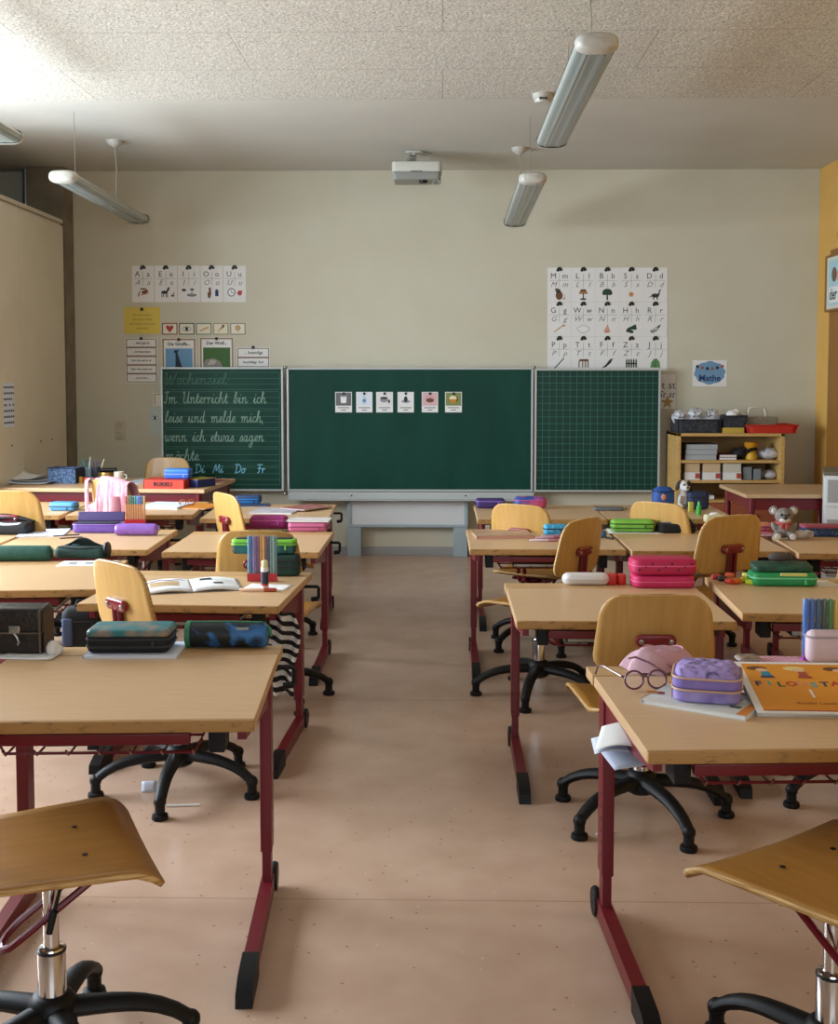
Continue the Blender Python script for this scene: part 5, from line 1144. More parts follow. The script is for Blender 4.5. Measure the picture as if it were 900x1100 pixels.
# --- nearest right desk
z = DZ['R1']
ya = -33
wbk = book('workbook', 'white workbook with orange spine under the purple case', place(743, 765, z, .19, ya), .255, .19, .012, ya, mat('white_cover_print', '#d7d5cf', .5, col2='#c4ccc8', scale=12), None, 'book',
     ([mat('spine_orange', '#cf7c2a', .5), mat('print_sage2', '#7f9486', .7), mat('print_dark2', '#4c5a58', .7)], [(.455, 0, .09, 1, 0), (-.1, .44, .8, .10, 0), (.25, .1, .12, .16, 1), (.33, -.2, .1, .1, 2)]))
p0 = wbk.location
pc_m = mat('purple_plush', '#a08cc8', .8, col2='#57507c', scale=42, lo=.50, hi=.66, detail=6, bump=.35, bscale=40, distort=.8)
loc = place(753, 757, z + .012, .165, -14)
lav = thing('pencil_case', 'square lavender two-storey pencil case with quilted lid on the workbook', 'pencil case', (loc[0] + .012, loc[1], z + .0125), R(-14))
W_, D_ = .158, .16
M_lav = mat('lavender_fabric', '#8a78bd', .75, col2='#7a68ae', scale=22)
MB().rbox((0, 0, 0), (W_, D_, .034), .035, .008).build('lower_storey', mat('lavender_print', '#a294cc', .75, col2='#7d6cb0', scale=24), lav)
MB().rbox((0, 0, .032), (W_ + .002, D_ + .002, .028), .035, .006).build('upper_storey', M_lav, lav)
b = MB()
def quilt(u, v):
    a, c = u * 2 - 1, v * 2 - 1
    k = max(abs(a), abs(c)); 
    x, y = a * math.sqrt(max(1 - c * c * .28, 0)) , c * math.sqrt(max(1 - a * a * .28, 0))
    return (x * W_ / 2 * .985, y * D_ / 2 * .985, .056 + .022 * max(1 - k ** 6, 0) ** .5 + .0022 * math.sin(a * 13 + 2 * math.sin(c * 6)) * math.sin(c * 12) * (1 - k ** 4))
b.grid(quilt, 28, 28); b.build('quilted_lid', pc_m, lav)
for zz in (.030, .058): MB().tube(zip_ring(W_ / 2 + .0015, D_ / 2 + .0015, .035, zz), .0026, 6, closed=True).build('zipper', mat('peach_zip', '#c9a284', .5), lav)
MB().box((-W_ / 2 - .002, -D_ / 2 + .03, .016), (.004, .006, .028), bev=.001).build('zip_pull', mat('peach_zip', '#d8a878', .5), lav)
pen('pencil', 'short orange pencil on the front corner of the workbook', (p0.x - .115, p0.y + .035, z + .0125), .045, .003, -20, plain('#b0602a', .4), plain('#8a3c2a', .4), cat='pencil')
# pink cloth hat
p = place(706, 727, z, .12, 0)
b = MB()
def hat(u, v):
    a = u * 2 * PI; k = v
    r = .085 * (1 - k) ** .55 * (1 + .13 * math.sin(3 * a + 1) + .06 * math.sin(7 * a))
    return (r * math.cos(a) * 1.12, r * math.sin(a) * .75, .003 + .05 * (1 - (1 - k) ** 2) * (1 + .22 * math.sin(2 * a + .5)) + .003 * math.sin(9 * a) * (1 - k))
b.grid(hat, 40, 12, closeu=True)
h_ = b.build('sun_hat', mat('pale_pink_cloth', '#d6b0ba', .85, col2='#c9a0b4', scale=16, bump=.15, bscale=60), None, (p[0] + .01, p[1] + .02, z)); tag(h_, 'crumpled pale pink cloth hat between the glasses and the purple case', 'hat')
o = MB().grid(lambda u, v: ((.045 + .03 * v) * math.cos(u * 2 * PI) * 1.2, (.03 + .03 * v) * math.sin(u * 2 * PI), .050 - .035 * v + .004 * math.sin(u * 20)), 36, 4, closeu=True).build('brim_fold', mat('rose_cloth', '#cf9fae', .85), h_, (.02, .01, .006)); md = o.modifiers.new('th', 'SOLIDIFY'); md.thickness = .003
# glasses
g = thing('eyeglasses', 'round plum eyeglasses with open temples on the nearest right desk', 'glasses', (at(693, 741, z).x, at(693, 741, z).y, z + .001), R(8))
M_plum = mat('plum_frame', '#5b2238', .3, coat=.4)
M_glass = mat('lens_glass', '#e6eaec', .05, alpha=.12)
tl = -.22
for s_ in (-1, 1):
    c = Vector((s_ * .0295, 0, .0255))
    pts = [(c.x + .0235 * math.cos(a / 24 * 2 * PI), -.002 + .0235 * math.sin(a / 24 * 2 * PI) * math.sin(tl) * -1 * .6, c.z + .022 * math.sin(a / 24 * 2 * PI)) for a in range(24)]
    r_ = MB().tube(pts, .0026, 8, closed=True).build('rim', M_plum, g)
    MB().poly([(x, y, zz) for x, y, zz in pts]).build('lens', M_glass, r_, smooth=None)
MB().tube([(-.008, 0, .030), (0, .001, .034), (.008, 0, .030)], .0026, 8).build('bridge', M_plum, g)
MB().tube([(-.052, 0, .032), (-.060, .004, .034), (-.078, .10, .036), (-.086, .128, .030), (-.089, .140, .006)], [.0026, .0028, .0026, .0026, .0022], 8).build('temple', M_plum, g)
MB().tube([(.052, 0, .032), (.057, .006, .036), (.030, .06, .052), (.005, .098, .058), (-.01, .11, .052)], [.0026, .0028, .0026, .0026, .0022], 8).build('temple', M_plum, g)
# orange reader, cover raised at the back
cl = at(817, 773, z); 
BW, BD = .31, .275
wk = thing('reading_book', 'orange reading book with coloured cover letters, raised at its rear', 'book', (cl.x + .002 + BW / 2, cl.y + BD / 2 + .012, z), R(-2))
tilt = R(11)
M_cov = mat('orange_cover', '#e3982c', .4, col2='#de9026', scale=4)
MB().box((0, 0, .0012), (BW - .004, BD - .01, .0024), bev=.0008).build('back_cover', M_paper, wk)
b = MB(); b.grid(lambda u, v: ((u - .5) * (BW - .008), (v - .5) * (BD - .008), .004 + v * BD * math.sin(tilt) * .55 + .003 * math.sin(u * PI)), 10, 8); o = b.build('pages', M_paper, wk); md = o.modifiers.new('th', 'SOLIDIFY'); md.thickness = .006; md.offset = 0
fc = bpy.data.objects.new('front_cover', None)
covm = T(0, -BD / 2, .010) @ RX(tilt) @ T(0, BD / 2, 0)
def onc(bm_builder, name, mats, parent, smooth=None):
    o = bm_builder.build(name, mats, parent, smooth=smooth); return o
b = MB(); b.box((0, 0, 0), (BW, BD, .0022), bev=.0006)
for v in b.bm.verts: v.co = covm @ v.co
cov = b.build('front_cover', M_paper, wk)
b = MB(); b.box((.008, -.001, .0013), (BW - .018, BD - .024, .0006)); b.box((.008, -BD / 2 + .0125, .0016), (BW - .018, .004, .0006), mi=1)
for v in b.bm.verts: v.co = covm @ v.co
b.build('cover_print', [M_cov, mat('cover_red_line', '#b5481f', .5)], cov, smooth=None)
b = MB(); LC = [('F', 0), ('i', 1), ('L', 2), ('O', 3), ('U', 4), ('S', 1), ('T', 0), ('A', 3), ('R', 2), ('T', 4)]
for k, (ch, mi) in enumerate(LC): b.text(ch, .034, covm @ T(-BW / 2 + .036 + k * .0262, .012 + .004 * math.sin(k * 2.1), .0018), mi, bold=.0014)
b.text('1', .062, covm @ T(-.005, -.040, .0018), 5); b.text('Kinder Lesebuch', .017, covm @ T(.005, -.088, .0018), 6, bold=.0003)
b.text('NEU', .018, covm @ T(.09, -.04, .0018), 5, bold=.001)
b.build('lettering', [mat('cover_navy', '#2b3358', .6), mat('cover_teal', '#4fa7a4', .6), mat('cover_green', '#2f5f3c', .6), mat('cover_red', '#b8452c', .6), mat('cover_pink', '#d98c6c', .6), M_paper, mat('cover_rust', '#96581c', .6)], cov, smooth=None)
FM = [mat('hair_brown', '#6b3f1e', .7), mat('print_skin', '#e0b48c', .7), mat('print_tealblue', '#2f86a0', .7), mat('print_navy2', '#34426e', .7), mat('print_straw', '#e2cf8e', .7), mat('print_redw', '#a84a36', .7), mat('print_greenw', '#5a8a54', .7)]
for k, (x, hair, top, legs) in enumerate(((-.095, 0, 2, 3), (-.005, 4, 5, 5), (.092, 0, 6, 3))):   # plain printed children
    b = MB()
    def disc(cx_, cy_, rx, ry, mi, q): b.poly([covm @ Vector((cx_ + rx * math.cos(i / 14 * 2 * PI), cy_ + ry * math.sin(i / 14 * 2 * PI), .0018 + q * .0003)) for i in range(14)], mi)
    disc(x - .010, .098, .026, .012, hair, 0); disc(x, .088, .015, .010, 1, 1)
    for q, (sx, sy, yy, mi) in enumerate(((.012, .012, .067, top), (.018, .005, .050, legs))):
        b.poly([covm @ Vector((x + dx * sx + .006, yy + dy * sy, .0024 + q * .0003)) for dx, dy in ((-1, -1), (1, -1), (.8, 1), (-.8, 1))], mi)
    b.build('printed_figure', FM, cov, smooth=None, recalc=False)
# wallet, pouch, checked cloth behind the reader
mp_ = place(884, 713, z, .024, 0)
COL8 = [('blue', '#2b6fc8'), ('bright blue', '#2a62b4'), ('petrol', '#20507a'), ('bottle green', '#1f4a40'), ('grass green', '#3f7f36'), ('yellow', '#d8b03a'), ('orange', '#d07a2c'), ('brown', '#7a4a2a'), ('red', '#b03a2c'), ('pink', '#c8608c')]
mp_ = (mp_[0] + .035, mp_[1] + .02, z)
marker_set(mp_, COL8, 'in the tall wallet at the right edge', .165, .178, 0, mat('magenta_foot', '#b032b0', .4))
zip_case('pencil_pouch', 'white and pale pink rounded pouch before the tall marker wallet', (at(912, 714, z).x, at(912, 714, z).y + .02, z), .225, .05, .092, 0, mat('pale_pink_leather', '#dcc6cc', .5, col2='#d2b6c2', scale=9), mat('grey_zip', '#a89aa2', .5), (.82,), .024, None, .022)
o = MB().grid(lambda u, v: ((u - .5) * .17, (v - .5) * .075, .003 + .002 * math.sin(u * 9) * math.sin(v * 6)), 12, 6).build('checked_cloth', checks('pink_checks', '#c06a86', '#d9b9bf', 120), None, place(836, 713, z, .075, 0)); tag(o, 'pink checked cloth flat behind the orange reader', 'cloth'); md = o.modifiers.new('th', 'SOLIDIFY'); md.thickness = .003
zip_case('pencil_pouch', 'flat dark patterned pouch left of the checked cloth', place(806, 712, z, .05, 0), .06, .05, .014, 0, mat('floral_dark', '#56604c', .7, col2='#a98a78', scale=60), mat('grey_zip', '#a89aa2', .5), (.5,), .012)
# papers spilling out of the basket
for k, (dx, dz, rx, ry) in enumerate(((0, 0, .1, -.25), (-.01, -.028, -.05, -.4), (.015, -.05, .15, -.62))):
    b = MB(); b.grid(lambda u, v, k=k: ((u - .5) * .105, (v - .5) * .15, .012 * math.sin(u * 3 + k) * (1 - v * .3)), 8, 8)
    o = b.build('loose_sheet', M_paperb if k else M_paper, None, (.425 + dx, 2.74 + .01 * k, z - .078 + dz * .8), (rx, ry * .6, R(-15 + 12 * k)))
    tag(o, ('uppermost', 'middle', 'lowest')[k] + ' white sheet spilling from the basket of the nearest right desk', 'paper'); md = o.modifiers.new('th', 'SOLIDIFY'); md.thickness = .001

# --- second right desk
z = DZ['R2']
t = thing('glasses_case', 'smooth white oval case on the second right desk', 'case', place(630, 629.5, z, .07, 0))
MB().rbox((0, 0, 0), (.185, .068, .046), .034, .022).build('shell', mat('white_shell', '#dcd9d8', .3), t); MB().tube(zip_ring(.0925, .034, .033, .023), .0012, 6, closed=True).build('seam', mat('seam_grey', '#a9a6a4', .4), t)
t = thing('pencil_sharpener', 'red box sharpener between the white oval case and the pink case', 'sharpener', place(662.5, 628.5, z, .045, 0))
MB().rbox((-.017, 0, 0), (.036, .044, .042), .006, .004).build('container', mat('signal_red', '#c4281f', .35), t); MB().rbox((.020, 0, 0), (.034, .040, .040), .012, .004).build('cover', mat('signal_red', '#c4281f', .35), t)
loc = place(714.5, 632.5, z, .13, 1)
t = thing('pencil_case', 'hot pink two-storey pencil case with small dark hearts', 'pencil case', loc, R(1))
M_hot = mat('hot_pink', '#c01a58', .6, col2='#cb2a66', scale=12); M_hot2 = mat('hot_pink_dotted', '#b81a50', .6)
b = MB(); b.rbox((0, 0, 0), (.238, .125, .048), .035, .012); b.build('lower_storey', M_hot, t)
u_ = MB().rbox((0, 0, .050), (.250, .13, .062), .035, .016).build('upper_storey', M_hot2, t)
b = MB()
for k in range(9): b.lathe([(.005, 0), (.005, .0015)], T(-.10 + k * .025, -.0652, .072 + .012 * ((k * 7) % 3)) @ RX(PI / 2), 7)
b.build('hearts', mat('heart_dark', '#5e0f34', .6), u_)
for zz in (.024, .086): MB().tube(zip_ring(.1235 if zz > .05 else .118, .064 if zz > .05 else .062, .035, zz), .0034, 6, closed=True).build('zipper', mat('pink_zip', '#e0568c', .5), t)

# --- right edge desk with erasers
z = DZ['R2b']
for k, (px, py, nm, hx) in enumerate(((771, 623, 'rose red', '#c04848'), (777, 625, 'dark grey', '#3c3a40'), (784, 621.5, 'orange red', '#d05a34'), (785, 628, 'bright red', '#cc3a2a'), (793, 628, 'vivid orange', '#dd6a24'), (800, 626.5, 'lemon yellow', '#c9c832'), (808, 629, 'lime yellow', '#bccb34'), (803, 621.5, 'pale yellow', '#d4d05a'))):
    t = thing('marker_stub', '%s short marker in the colourful pile beside the green case' % nm, 'marker', place(px, py, z, .03, 20 - 15 * (k % 3)), R(20 - 25 * (k % 4)), 'short markers beside the green case')
    MB().lathe([(.007, -.017), (.0105, -.014), (.0105, .012), (.008, .016)], T(0, 0, .0105) @ RY(PI / 2), 12).build('body', plain(hx, .4), t)
    MB().lathe([(.0112, .004), (.0112, .014), (.008, .018)], T(0, 0, .0105) @ RY(PI / 2), 12).build('cap', plain(hx, .35), t)
loc = place(844, 630.5, z, .13, -2)
t = zip_case('pencil_case', 'bright green pencil case half open next to the short markers', loc, .245, .13, .050, -2, mat('bright_green', '#1f8a4a', .5, col2='#23965a', scale=10), mat('mint_zip', '#6fd09a', .5), (.62,), .03)
MB().rbox((0, .012, .055), (.225, .10, .022), .025, .006, rot=(.10, 0, 0)).build('lid', mat('dark_leaf_lid', '#1d3b30', .6, col2='#235a44', scale=30), t)
MB().box((.03, -.060, .046), (.10, .012, .012), bev=.003).build('inner_card', mat('cream_yellow', '#d6d27a', .5), t)
p = (loc[0] - .005, loc[1] + .02, z + .088)
t = thing('plush_mouse', 'small grey-brown toy on the lid of the bright green case', 'toy', p, R(0))
MB().blob((0, 0, .014), (.045, .025, .018)).blob((.035, 0, .012), (.02, .017, .013)).build('body', mat('grey_brown_fur', '#4d4540', .9), t); MB().blob((.03, -.012, .026), (.009, .004, .009)).build('ear', mat('grey_brown_fur', '#4d4540', .9), t)
loose('loose_sheet', 'white sheet right of the bright green case', place(892, 630, z, .12, 10), .10, .12, 10)

# --- third row right
z = DZ['R3']
book('book', 'closed book with pink page edges at the left of the third right desk', place(543, 579, z, .21, 6), .29, .20, .016, 6, mat('book_tan', '#b9987c', .5, col2='#a5836a', scale=9), mat('pinkish_pages', '#cf9a8a', .7))
zip_case('pencil_case', 'sky blue dotted pencil case behind the turned chair', place(598, 575, z, .07, 2), .125, .07, .052, 2, mat('sky_dotted', '#2f9bc8', .5, col2='#7cc4e0', scale=60, lo=.55, hi=.62), mat('dark_zip', '#1b2a44', .5), (.6,), .02)
for k, (px, py, nm, a, hx, hc) in enumerate(((584, 582, 'white pink', 4, '#d8c2cc', '#c88aa8'), (590, 579, 'rose', 14, '#cfa0b8', '#b8688e'), (596, 577, 'pale lilac', 22, '#b7a4c8', '#9a6ea8'))):
    pen('pen', '%s pen in the bunch before the sky blue case' % nm, place(px, py, z, .01, 0), .14, .007, a, plain(hx, .4), plain(hc, .4), group='pens before the sky blue case')
p = at(646, 578, z)
t = thing('key_lanyard', 'blue-grey lanyard with a dark buckle at the joint of two desks', 'lanyard', (p.x, p.y, z))
MB().tube([(-.02, .02, .008), (-.035, .07, .006), (-.01, .13, .006), (.02, .16, .006)], .008, 8, flat=.35).build('strap', mat('blue_grey_strap', '#6b7684', .6), t)
MB().blob((0, 0, .02), (.026, .02, .02)).build('pompon', mat('steel_blue_pom', '#3f6c94', .8), t); MB().tube([(.02, -.01, .004), (.05, -.05, .004)], .006, 8).build('buckle', M_black, t)
z = DZ['R3b']
loose('exercise_book', 'white exercise book under the lime green case', place(683, 573, z, .17, -4), .28, .17, -4, M_paper, 0, cat='book', h=.004)
zip_case('pencil_case', 'lime green soft pencil case on a white exercise book', place(680, 572, z + .003, .11, -4), .225, .11, .062, -4, mat('lime_fabric', '#6fb03a', .6, col2='#83c24a', scale=14), mat('dark_lime_zip', '#2f5a22', .5), (.35, .7), .03, None, .022)
loc = place(728, 573, z, .10, 0)
t = thing('pencil_case', 'open black pencil case with lime piping', 'pencil case', loc)
MB().rbox((0, 0, 0), (.20, .10, .048), .035, .012).build('body', M_dkz, t); b = MB(); b.grid(lambda u, v: ((u - .5) * .19, .04 - .02 * v, .045 + .035 * v * math.sin(PI * (.12 + .76 * u))), 14, 4); o = b.build('lid', M_dkz, t); md = o.modifiers.new('th', 'SOLIDIFY'); md.thickness = .005
MB().tube([(-.095, .02, .05), (-.07, .02, .076), (0, .022, .084), (.07, .02, .076), (.097, .015, .045), (.10, -.03, .02)], .003, 6).build('piping', mat('lime_piping', '#9ec46a', .5), t)
for k in range(2): pen('pen', ('grey', 'pale pink')[k] + ' pen inside the open black case with lime piping', (loc[0] - .03 + k * .06, loc[1] - .02, z + .0485), .09, .005, 4, plain(('#8a8d94', '#c9a0a8')[k], .4), plain('#5b4a50', .4))
p = place(769, 562, z, .06, 0); t = thing('tissue_pack', 'cream and yellow tissue pack behind the big chair back', 'tissues', p)
MB().rbox((0, 0, 0), (.12, .06, .045), .02, .012).build('wrap', mat('cream_yellow_wrap', '#d8d0a0', .6, col2='#e0dcc8', scale=20), t); MB().blob((0, 0, .046), (.03, .012, .012)).build('tissue', M_paper, t)
book('book', 'pink and white book at the joint beside the koala', place(823, 576, z, .14, 4), .09, .14, .010, 4, mat('pink_book', '#c87a94', .5))
o = zip_case('pencil_case', 'yellow-pink small case left of the koala', (place(822, 574, z, .07, 0)[0], place(822, 574, z, .07, 0)[1] + .02, z + .0105), .085, .055, .045, 3, mat('apricot_pink', '#d2a04a', .6, col2='#c85a8a', scale=9), mat('rose_zip', '#8f3a62', .5), (.55,), .02)

# --- koala desk
z = DZ['R3c']
p = at(843, 580, z); t = thing('koala_plush', 'grey koala plush with a red scarf on the right edge desk', 'plush toy', (p.x, p.y + .03, z), R(-6))
M_fur = mat('grey_plush', '#8d8782', .95, col2='#75706c', scale=50, bump=.4, bscale=140); M_fur2 = mat('pale_plush', '#c9c2bc', .95, bump=.4, bscale=140)
b = MB(); b.blob((0, 0, .052), (.042, .036, .048)).blob((0, -.008, .118), (.046, .040, .040))
for s_ in (-1, 1): b.blob((s_ * .045, -.012, .062), (.016, .016, .030), rot=(0, s_ * .5, 0)).blob((s_ * .034, -.034, .020), (.021, .030, .020))
remesh(b.build('body', M_fur, t), .005)
for s_ in (-1, 1):
    e = MB().blob((s_ * .048, .0, .142), (.024, .013, .024)).build('ear', M_fur, t); MB().blob((s_ * .048, -.009, .141), (.015, .007, .016)).build('inner_ear', M_fur2, e)
    MB().blob((s_ * .018, -.045, .126), (.0055, .004, .006)).build('eye', M_black, t); MB().lathe([(.016, 0), (.014, .006), (.002, .008)], T(s_ * .036, -.061, .020) @ RX(PI / 2), 14).build('paw_pad', M_fur2, t)
MB().blob((0, -.048, .114), (.011, .009, .015)).build('nose', mat('koala_nose', '#332e2d', .5), t)
MB().blob((0, -.036, .098), (.028, .018, .014)).build('muzzle', M_fur2, t)
b = MB(); b.tube([(.036 * math.cos(a / 16 * 2 * PI), -.004 + .034 * math.sin(a / 16 * 2 * PI), .083) for a in range(16)], .009, 8, closed=True).blob((-.012, -.040, .070), (.010, .006, .016)).blob((.010, -.041, .068), (.010, .006, .018)); b.build('scarf', mat('dull_red_cloth', '#a84a44', .85), t)
p = at(862, 579.5, z); t = thing('small_plush', 'small cream plush lying on its side right of the koala', 'plush toy', (p.x, p.y + .02, z), 0)
b = MB(); b.blob((-.01, 0, .022), (.034, .024, .022)).blob((.026, -.006, .026), (.022, .021, .022)); remesh(b.build('body', M_fur2, t), .004)
MB().tube([(.034 + .014 * math.cos(a / 12 * 2 * PI), -.028, .027 + .014 * math.sin(a / 12 * 2 * PI)) for a in range(12)], .005, 6, closed=True).build('muzzle', mat('beige_plush', '#a8988a', .9), t)
zip_case('pencil_case', 'dark blue dotted pencil case with red lid at the right edge', place(887, 577, z, .10, -4), .225, .10, .055, -4, mat('blue_dotted', '#22406e', .55, col2='#8aa4c4', scale=90, lo=.62, hi=.66), mat('dark_zip', '#1b2a44', .5), (.7,), .02, mat('dull_red_lid', '#9c4658', .6))

# --- last row right
z = DZ['R4']
zip_case('pencil_case', 'flat dark purple pencil case at the left of the last right desk', place(527, 546.5, z, .10, 0), .175, .10, .058, 0, mat('dark_purple', '#3a2766', .55), mat('violet_zip', '#8f6cc4', .5), (.75,), .02)
zip_case('pencil_case', 'pink and blue rounded pencil case under the right board joint', place(570, 547, z, .09, 0), .20, .09, .075, 0, mat('pink_blue_print', '#2b4a94', .5, col2='#c8507a', scale=9, lo=.44, hi=.58), mat('magenta_zip', '#c25aa0', .5), (.7,), .04, None, .03)
z = DZ['R4b']
t = thing('ruler_case', 'long grey instrument case below the squared board wing', 'case', place(654, 549, z, .06, -3), R(-3))
MB().rbox((0, 0, 0), (.175, .055, .022), .012, .006).build('shell', mat('slate_grey', '#5d6468', .45), t); MB().tube([(.085, 0, .012), (.115, 0, .014)], .006, 8).build('handle', M_steel, t)
t = thing('plush_dog', 'white plush dog with dark ears sitting by the blue bag', 'plush toy', (at(735, 547, z).x, at(735, 547, z).y + .03, z), R(10))
M_wf = mat('white_plush', '#c9c8c6', .95, bump=.4, bscale=140); M_df = mat('dark_plush', '#37322f', .95, bump=.4, bscale=140)
b = MB(); b.blob((0, 0, .055), (.040, .036, .055)).blob((0, -.012, .138), (.036, .036, .036)).blob((0, -.046, .128), (.020, .020, .017))
for s_ in (-1, 1): b.blob((s_ * .036, -.03, .055), (.014, .014, .036), rot=(.3, 0, 0)).blob((s_ * .036, -.045, .018), (.018, .030, .017))
remesh(b.build('body', M_wf, t), .005)
for s_ in (-1, 1): MB().blob((s_ * .038, -.006, .142), (.012, .018, .034), rot=(0, s_ * -.35, 0)).build('ear', M_df, t); MB().blob((s_ * .014, -.044, .150), (.006, .004, .006)).build('eye', M_black, t)
MB().blob((.014, -.036, .152), (.014, .010, .016)).build('eye_patch', M_df, t); MB().blob((0, -.066, .134), (.007, .005, .006)).build('nose', M_black, t)
p = place(715, 548, z, .14, 0)
t = zip_case('toiletry_bag', 'round royal blue bag left of the plush dog', (p[0], p[1] + .02, z), .135, .10, .135, 0, mat('bag_blue', '#1f4f9c', .6, col2='#24468a', scale=10), mat('dark_zip', '#1b2a44', .5), (.8,), .048, None, .05)
MB().blob((-.006, -.055, .075), (.016, .006, .020)).build('patch', mat('salmon_patch', '#c08468', .7), t)
zip_case('school_bag', 'dark navy bag standing right behind the plush dog', (at(753, 549, z).x, at(753, 549, z).y + .10, z), .13, .08, .11, 0, mat('navy_bag', '#1c2b4c', .7), mat('black_zip', '#2a2c30', .5), (.7,), .03, None, .025)
t = thing('glue_bottle', 'small bright green bottle in front of the navy bag', 'bottle', (at(750.5, 553, z).x, at(750.5, 553, z).y, z))
MB().lathe([(.014, 0), (.015, .004), (.015, .048), (.008, .056)], None, 14).build('bottle', mat('vivid_green', '#3fae4a', .4), t); MB().lathe([(.008, .055), (.007, .072), (.003, .08)], None, 12).build('cap', mat('vivid_green_cap', '#58c060', .4), t)
o = MB().rbox((0, 0, 0), (.032, .02, .06), .006, .004).build('highlighter', mat('olive_yellow', '#b7b24a', .45), None, (at(745, 551, z).x - .005, at(745, 551, z).y + .055, z + .0)); tag(o, 'pale yellow block marker between the dog and the green bottle', 'marker')

# ------------------------------------------------------------------ shelf
SX0 = aty(727, 480, 8.97).x; SX1 = aty(843, 480, 8.97).x; SY0, SY1 = 8.97, 9.40
sw = SX1 - SX0; scx, scy = (SX0 + SX1) / 2, (SY0 + SY1) / 2
def sz(py): return aty(780, py, 8.97).z
zt, z1s, z2s, z3s = sz(465.5), sz(494.5), sz(516), sz(537)
sh = thing('wooden_shelf', 'open birch shelf under the Mathe picture with red drawers below', 'shelf', (scx, scy, 0))
for s_ in (-1, 1): MB().box((s_ * (sw / 2 - .016), 0, zt / 2), (.032, SY1 - SY0, zt), bev=.003).build('side_panel', M_wood, sh)
MB().box((0, 0, zt - .012), (sw, SY1 - SY0, .024), bev=.003).build('top_panel', M_wood, sh)
for zz in (z1s, z2s, z3s, .06): MB().box((0, 0, zz - .011), (sw - .064, SY1 - SY0 - .01, .022), bev=.002).build('shelf_board', M_wood, sh)
MB().box((0, (SY1 - SY0) / 2 - .006, zt / 2), (sw - .03, .008, zt - .02)).build('back_panel', mat('shelf_back', '#b08d58', .6), sh)
M_drw = mat('terracotta_drawer', '#a35a3c', .5, col2='#954e33', scale=8)
for r_ in range(2):
    for k in range(2):
        zc = .08 + (z3s - .1) * (r_ + .5) / 2
        d = MB().box(((k - .5) * (sw - .07) / 2, -(SY1 - SY0) / 2 + .012, zc), ((sw - .08) / 2 - .006, .02, (z3s - .1) / 2 - .01), bev=.004).build('drawer', M_drw, sh)
        MB().lathe([(.008, 0), (.008, .012), (.015, .016), (.012, .022)], T((k - .5) * (sw - .07) / 2, -(SY1 - SY0) / 2 + .002, zc) @ RX(PI / 2), 12).build('knob', M_wood, d)
def basket(px0, px1, py0, y, d, label, m, zb, tap=1.06):
    a = aty(px0, py0, y); c = aty(px1, py0, y); w_ = c.x - a.x; h = a.z - zb
    t = thing('basket', label, 'basket', ((a.x + c.x) / 2, y + d / 2, zb)); b = MB()
    b.rbox((0, 0, 0), (w_ / tap, d, .008), .02, .003)
    hx, hy = w_ / 2, d / 2
    for s_ in (-1, 1):
        b.grid(lambda u, v, s_=s_: ((u - .5) * w_ * ((1 / tap) + (1 - 1 / tap) * v), s_ * (hy - .004) , h * v), 8, 6)
        b.grid(lambda u, v, s_=s_: (s_ * hx * ((1 / tap) + (1 - 1 / tap) * v), (u - .5) * d, h * v), 8, 6)
    o = b.build('body', m, t); md = o.modifiers.new('th', 'SOLIDIFY'); md.thickness = .005
    MB().tube(zip_ring(hx, hy, .012, h), .006, 6, closed=True).build('rim', m, t)
    return t, w_, h
M_bbask = mat('black_wicker', '#23262c', .75, col2='#3a3e46', scale=70, lo=.45, hi=.6, bump=.4, bscale=90)
bk, w_, h = basket(727, 775, 451, 9.0, .28, 'larger black wicker basket on top of the shelf', M_bbask, zt)
for k, dx in enumerate((-.12, .0, .12)):
    b = MB()
    rs = [.06, .075, .065][k]
    b.grid(lambda u, v, rs=rs, k=k: (rs * math.cos(u * 2 * PI) * math.sin(v * PI) * (1 + .3 * math.sin(5 * u * 6.28 + k + v * 8)), rs * .9 * math.sin(u * 2 * PI) * math.sin(v * PI) * (1 + .25 * math.sin(v * 21)), rs * (.95 * math.cos(v * PI) + .16 * math.sin(u * 25 + v * 14 + k) * math.sin(v * PI) + .12 * math.sin(u * 44 - v * 23))), 22, 12, closeu=True)
    o = b.build('plastic_bag', mat('pale_foil', '#a9abb2', .3, col2='#d0d0d4', scale=18), None, (bk.location.x + dx, bk.location.y - .03, zt + h + .015), smooth=25); tag(o, ('leftmost', 'middle', 'rightmost')[k] + ' crumpled clear bag in the larger black basket', 'bag', 'crumpled bags in the black basket')
yb_ = MB().rbox((0, 0, 0), (aty(800, 460, 9.0).x - aty(776, 460, 9.0).x, .22, .042), .006, .003).build('flat_box', mat('yellow_card', '#c4a848', .6), None, ((aty(776, 460, 9.0).x + aty(800, 460, 9.0).x) / 2, 9.12, zt)); tag(yb_, 'flat yellow box under the small dark basket', 'box')
b2, w2, h2 = basket(776, 803, 447, 9.01, .22, 'small dark basket standing on the flat yellow box', M_bbask, zt + .042)
o = MB().blob((0, 0, 0), (.05, .05, .035)).blob((.03, 0, .015), (.03, .03, .03)).build('crumpled_paper', M_paper, None, (b2.location.x, b2.location.y - .03, zt + .042 + h2 + .01), smooth=20); tag(o, 'crumpled white paper in the small dark basket', 'paper')
rt, w3, h3 = basket(802, 858, 457, 8.98, .32, 'shallow red plastic tray at the right end of the shelf top', mat('red_plastic', '#bf2a1c', .4), zt, 1.10)
cb = thing('clear_box', 'clear box with brownish things standing in the red tray', 'box', (rt.location.x - .06, rt.location.y, zt + .009))
MB().rbox((0, 0, 0), (.24, .18, .115), .015, .006).build('shell', mat('smoky_plastic', '#8d8574', .2, alpha=.6), cb); MB().rbox((0, 0, .003), (.2, .15, .06), .02, .01).build('filling', mat('brown_mix', '#6b5a46', .8, col2='#b0a48c', scale=30), cb)
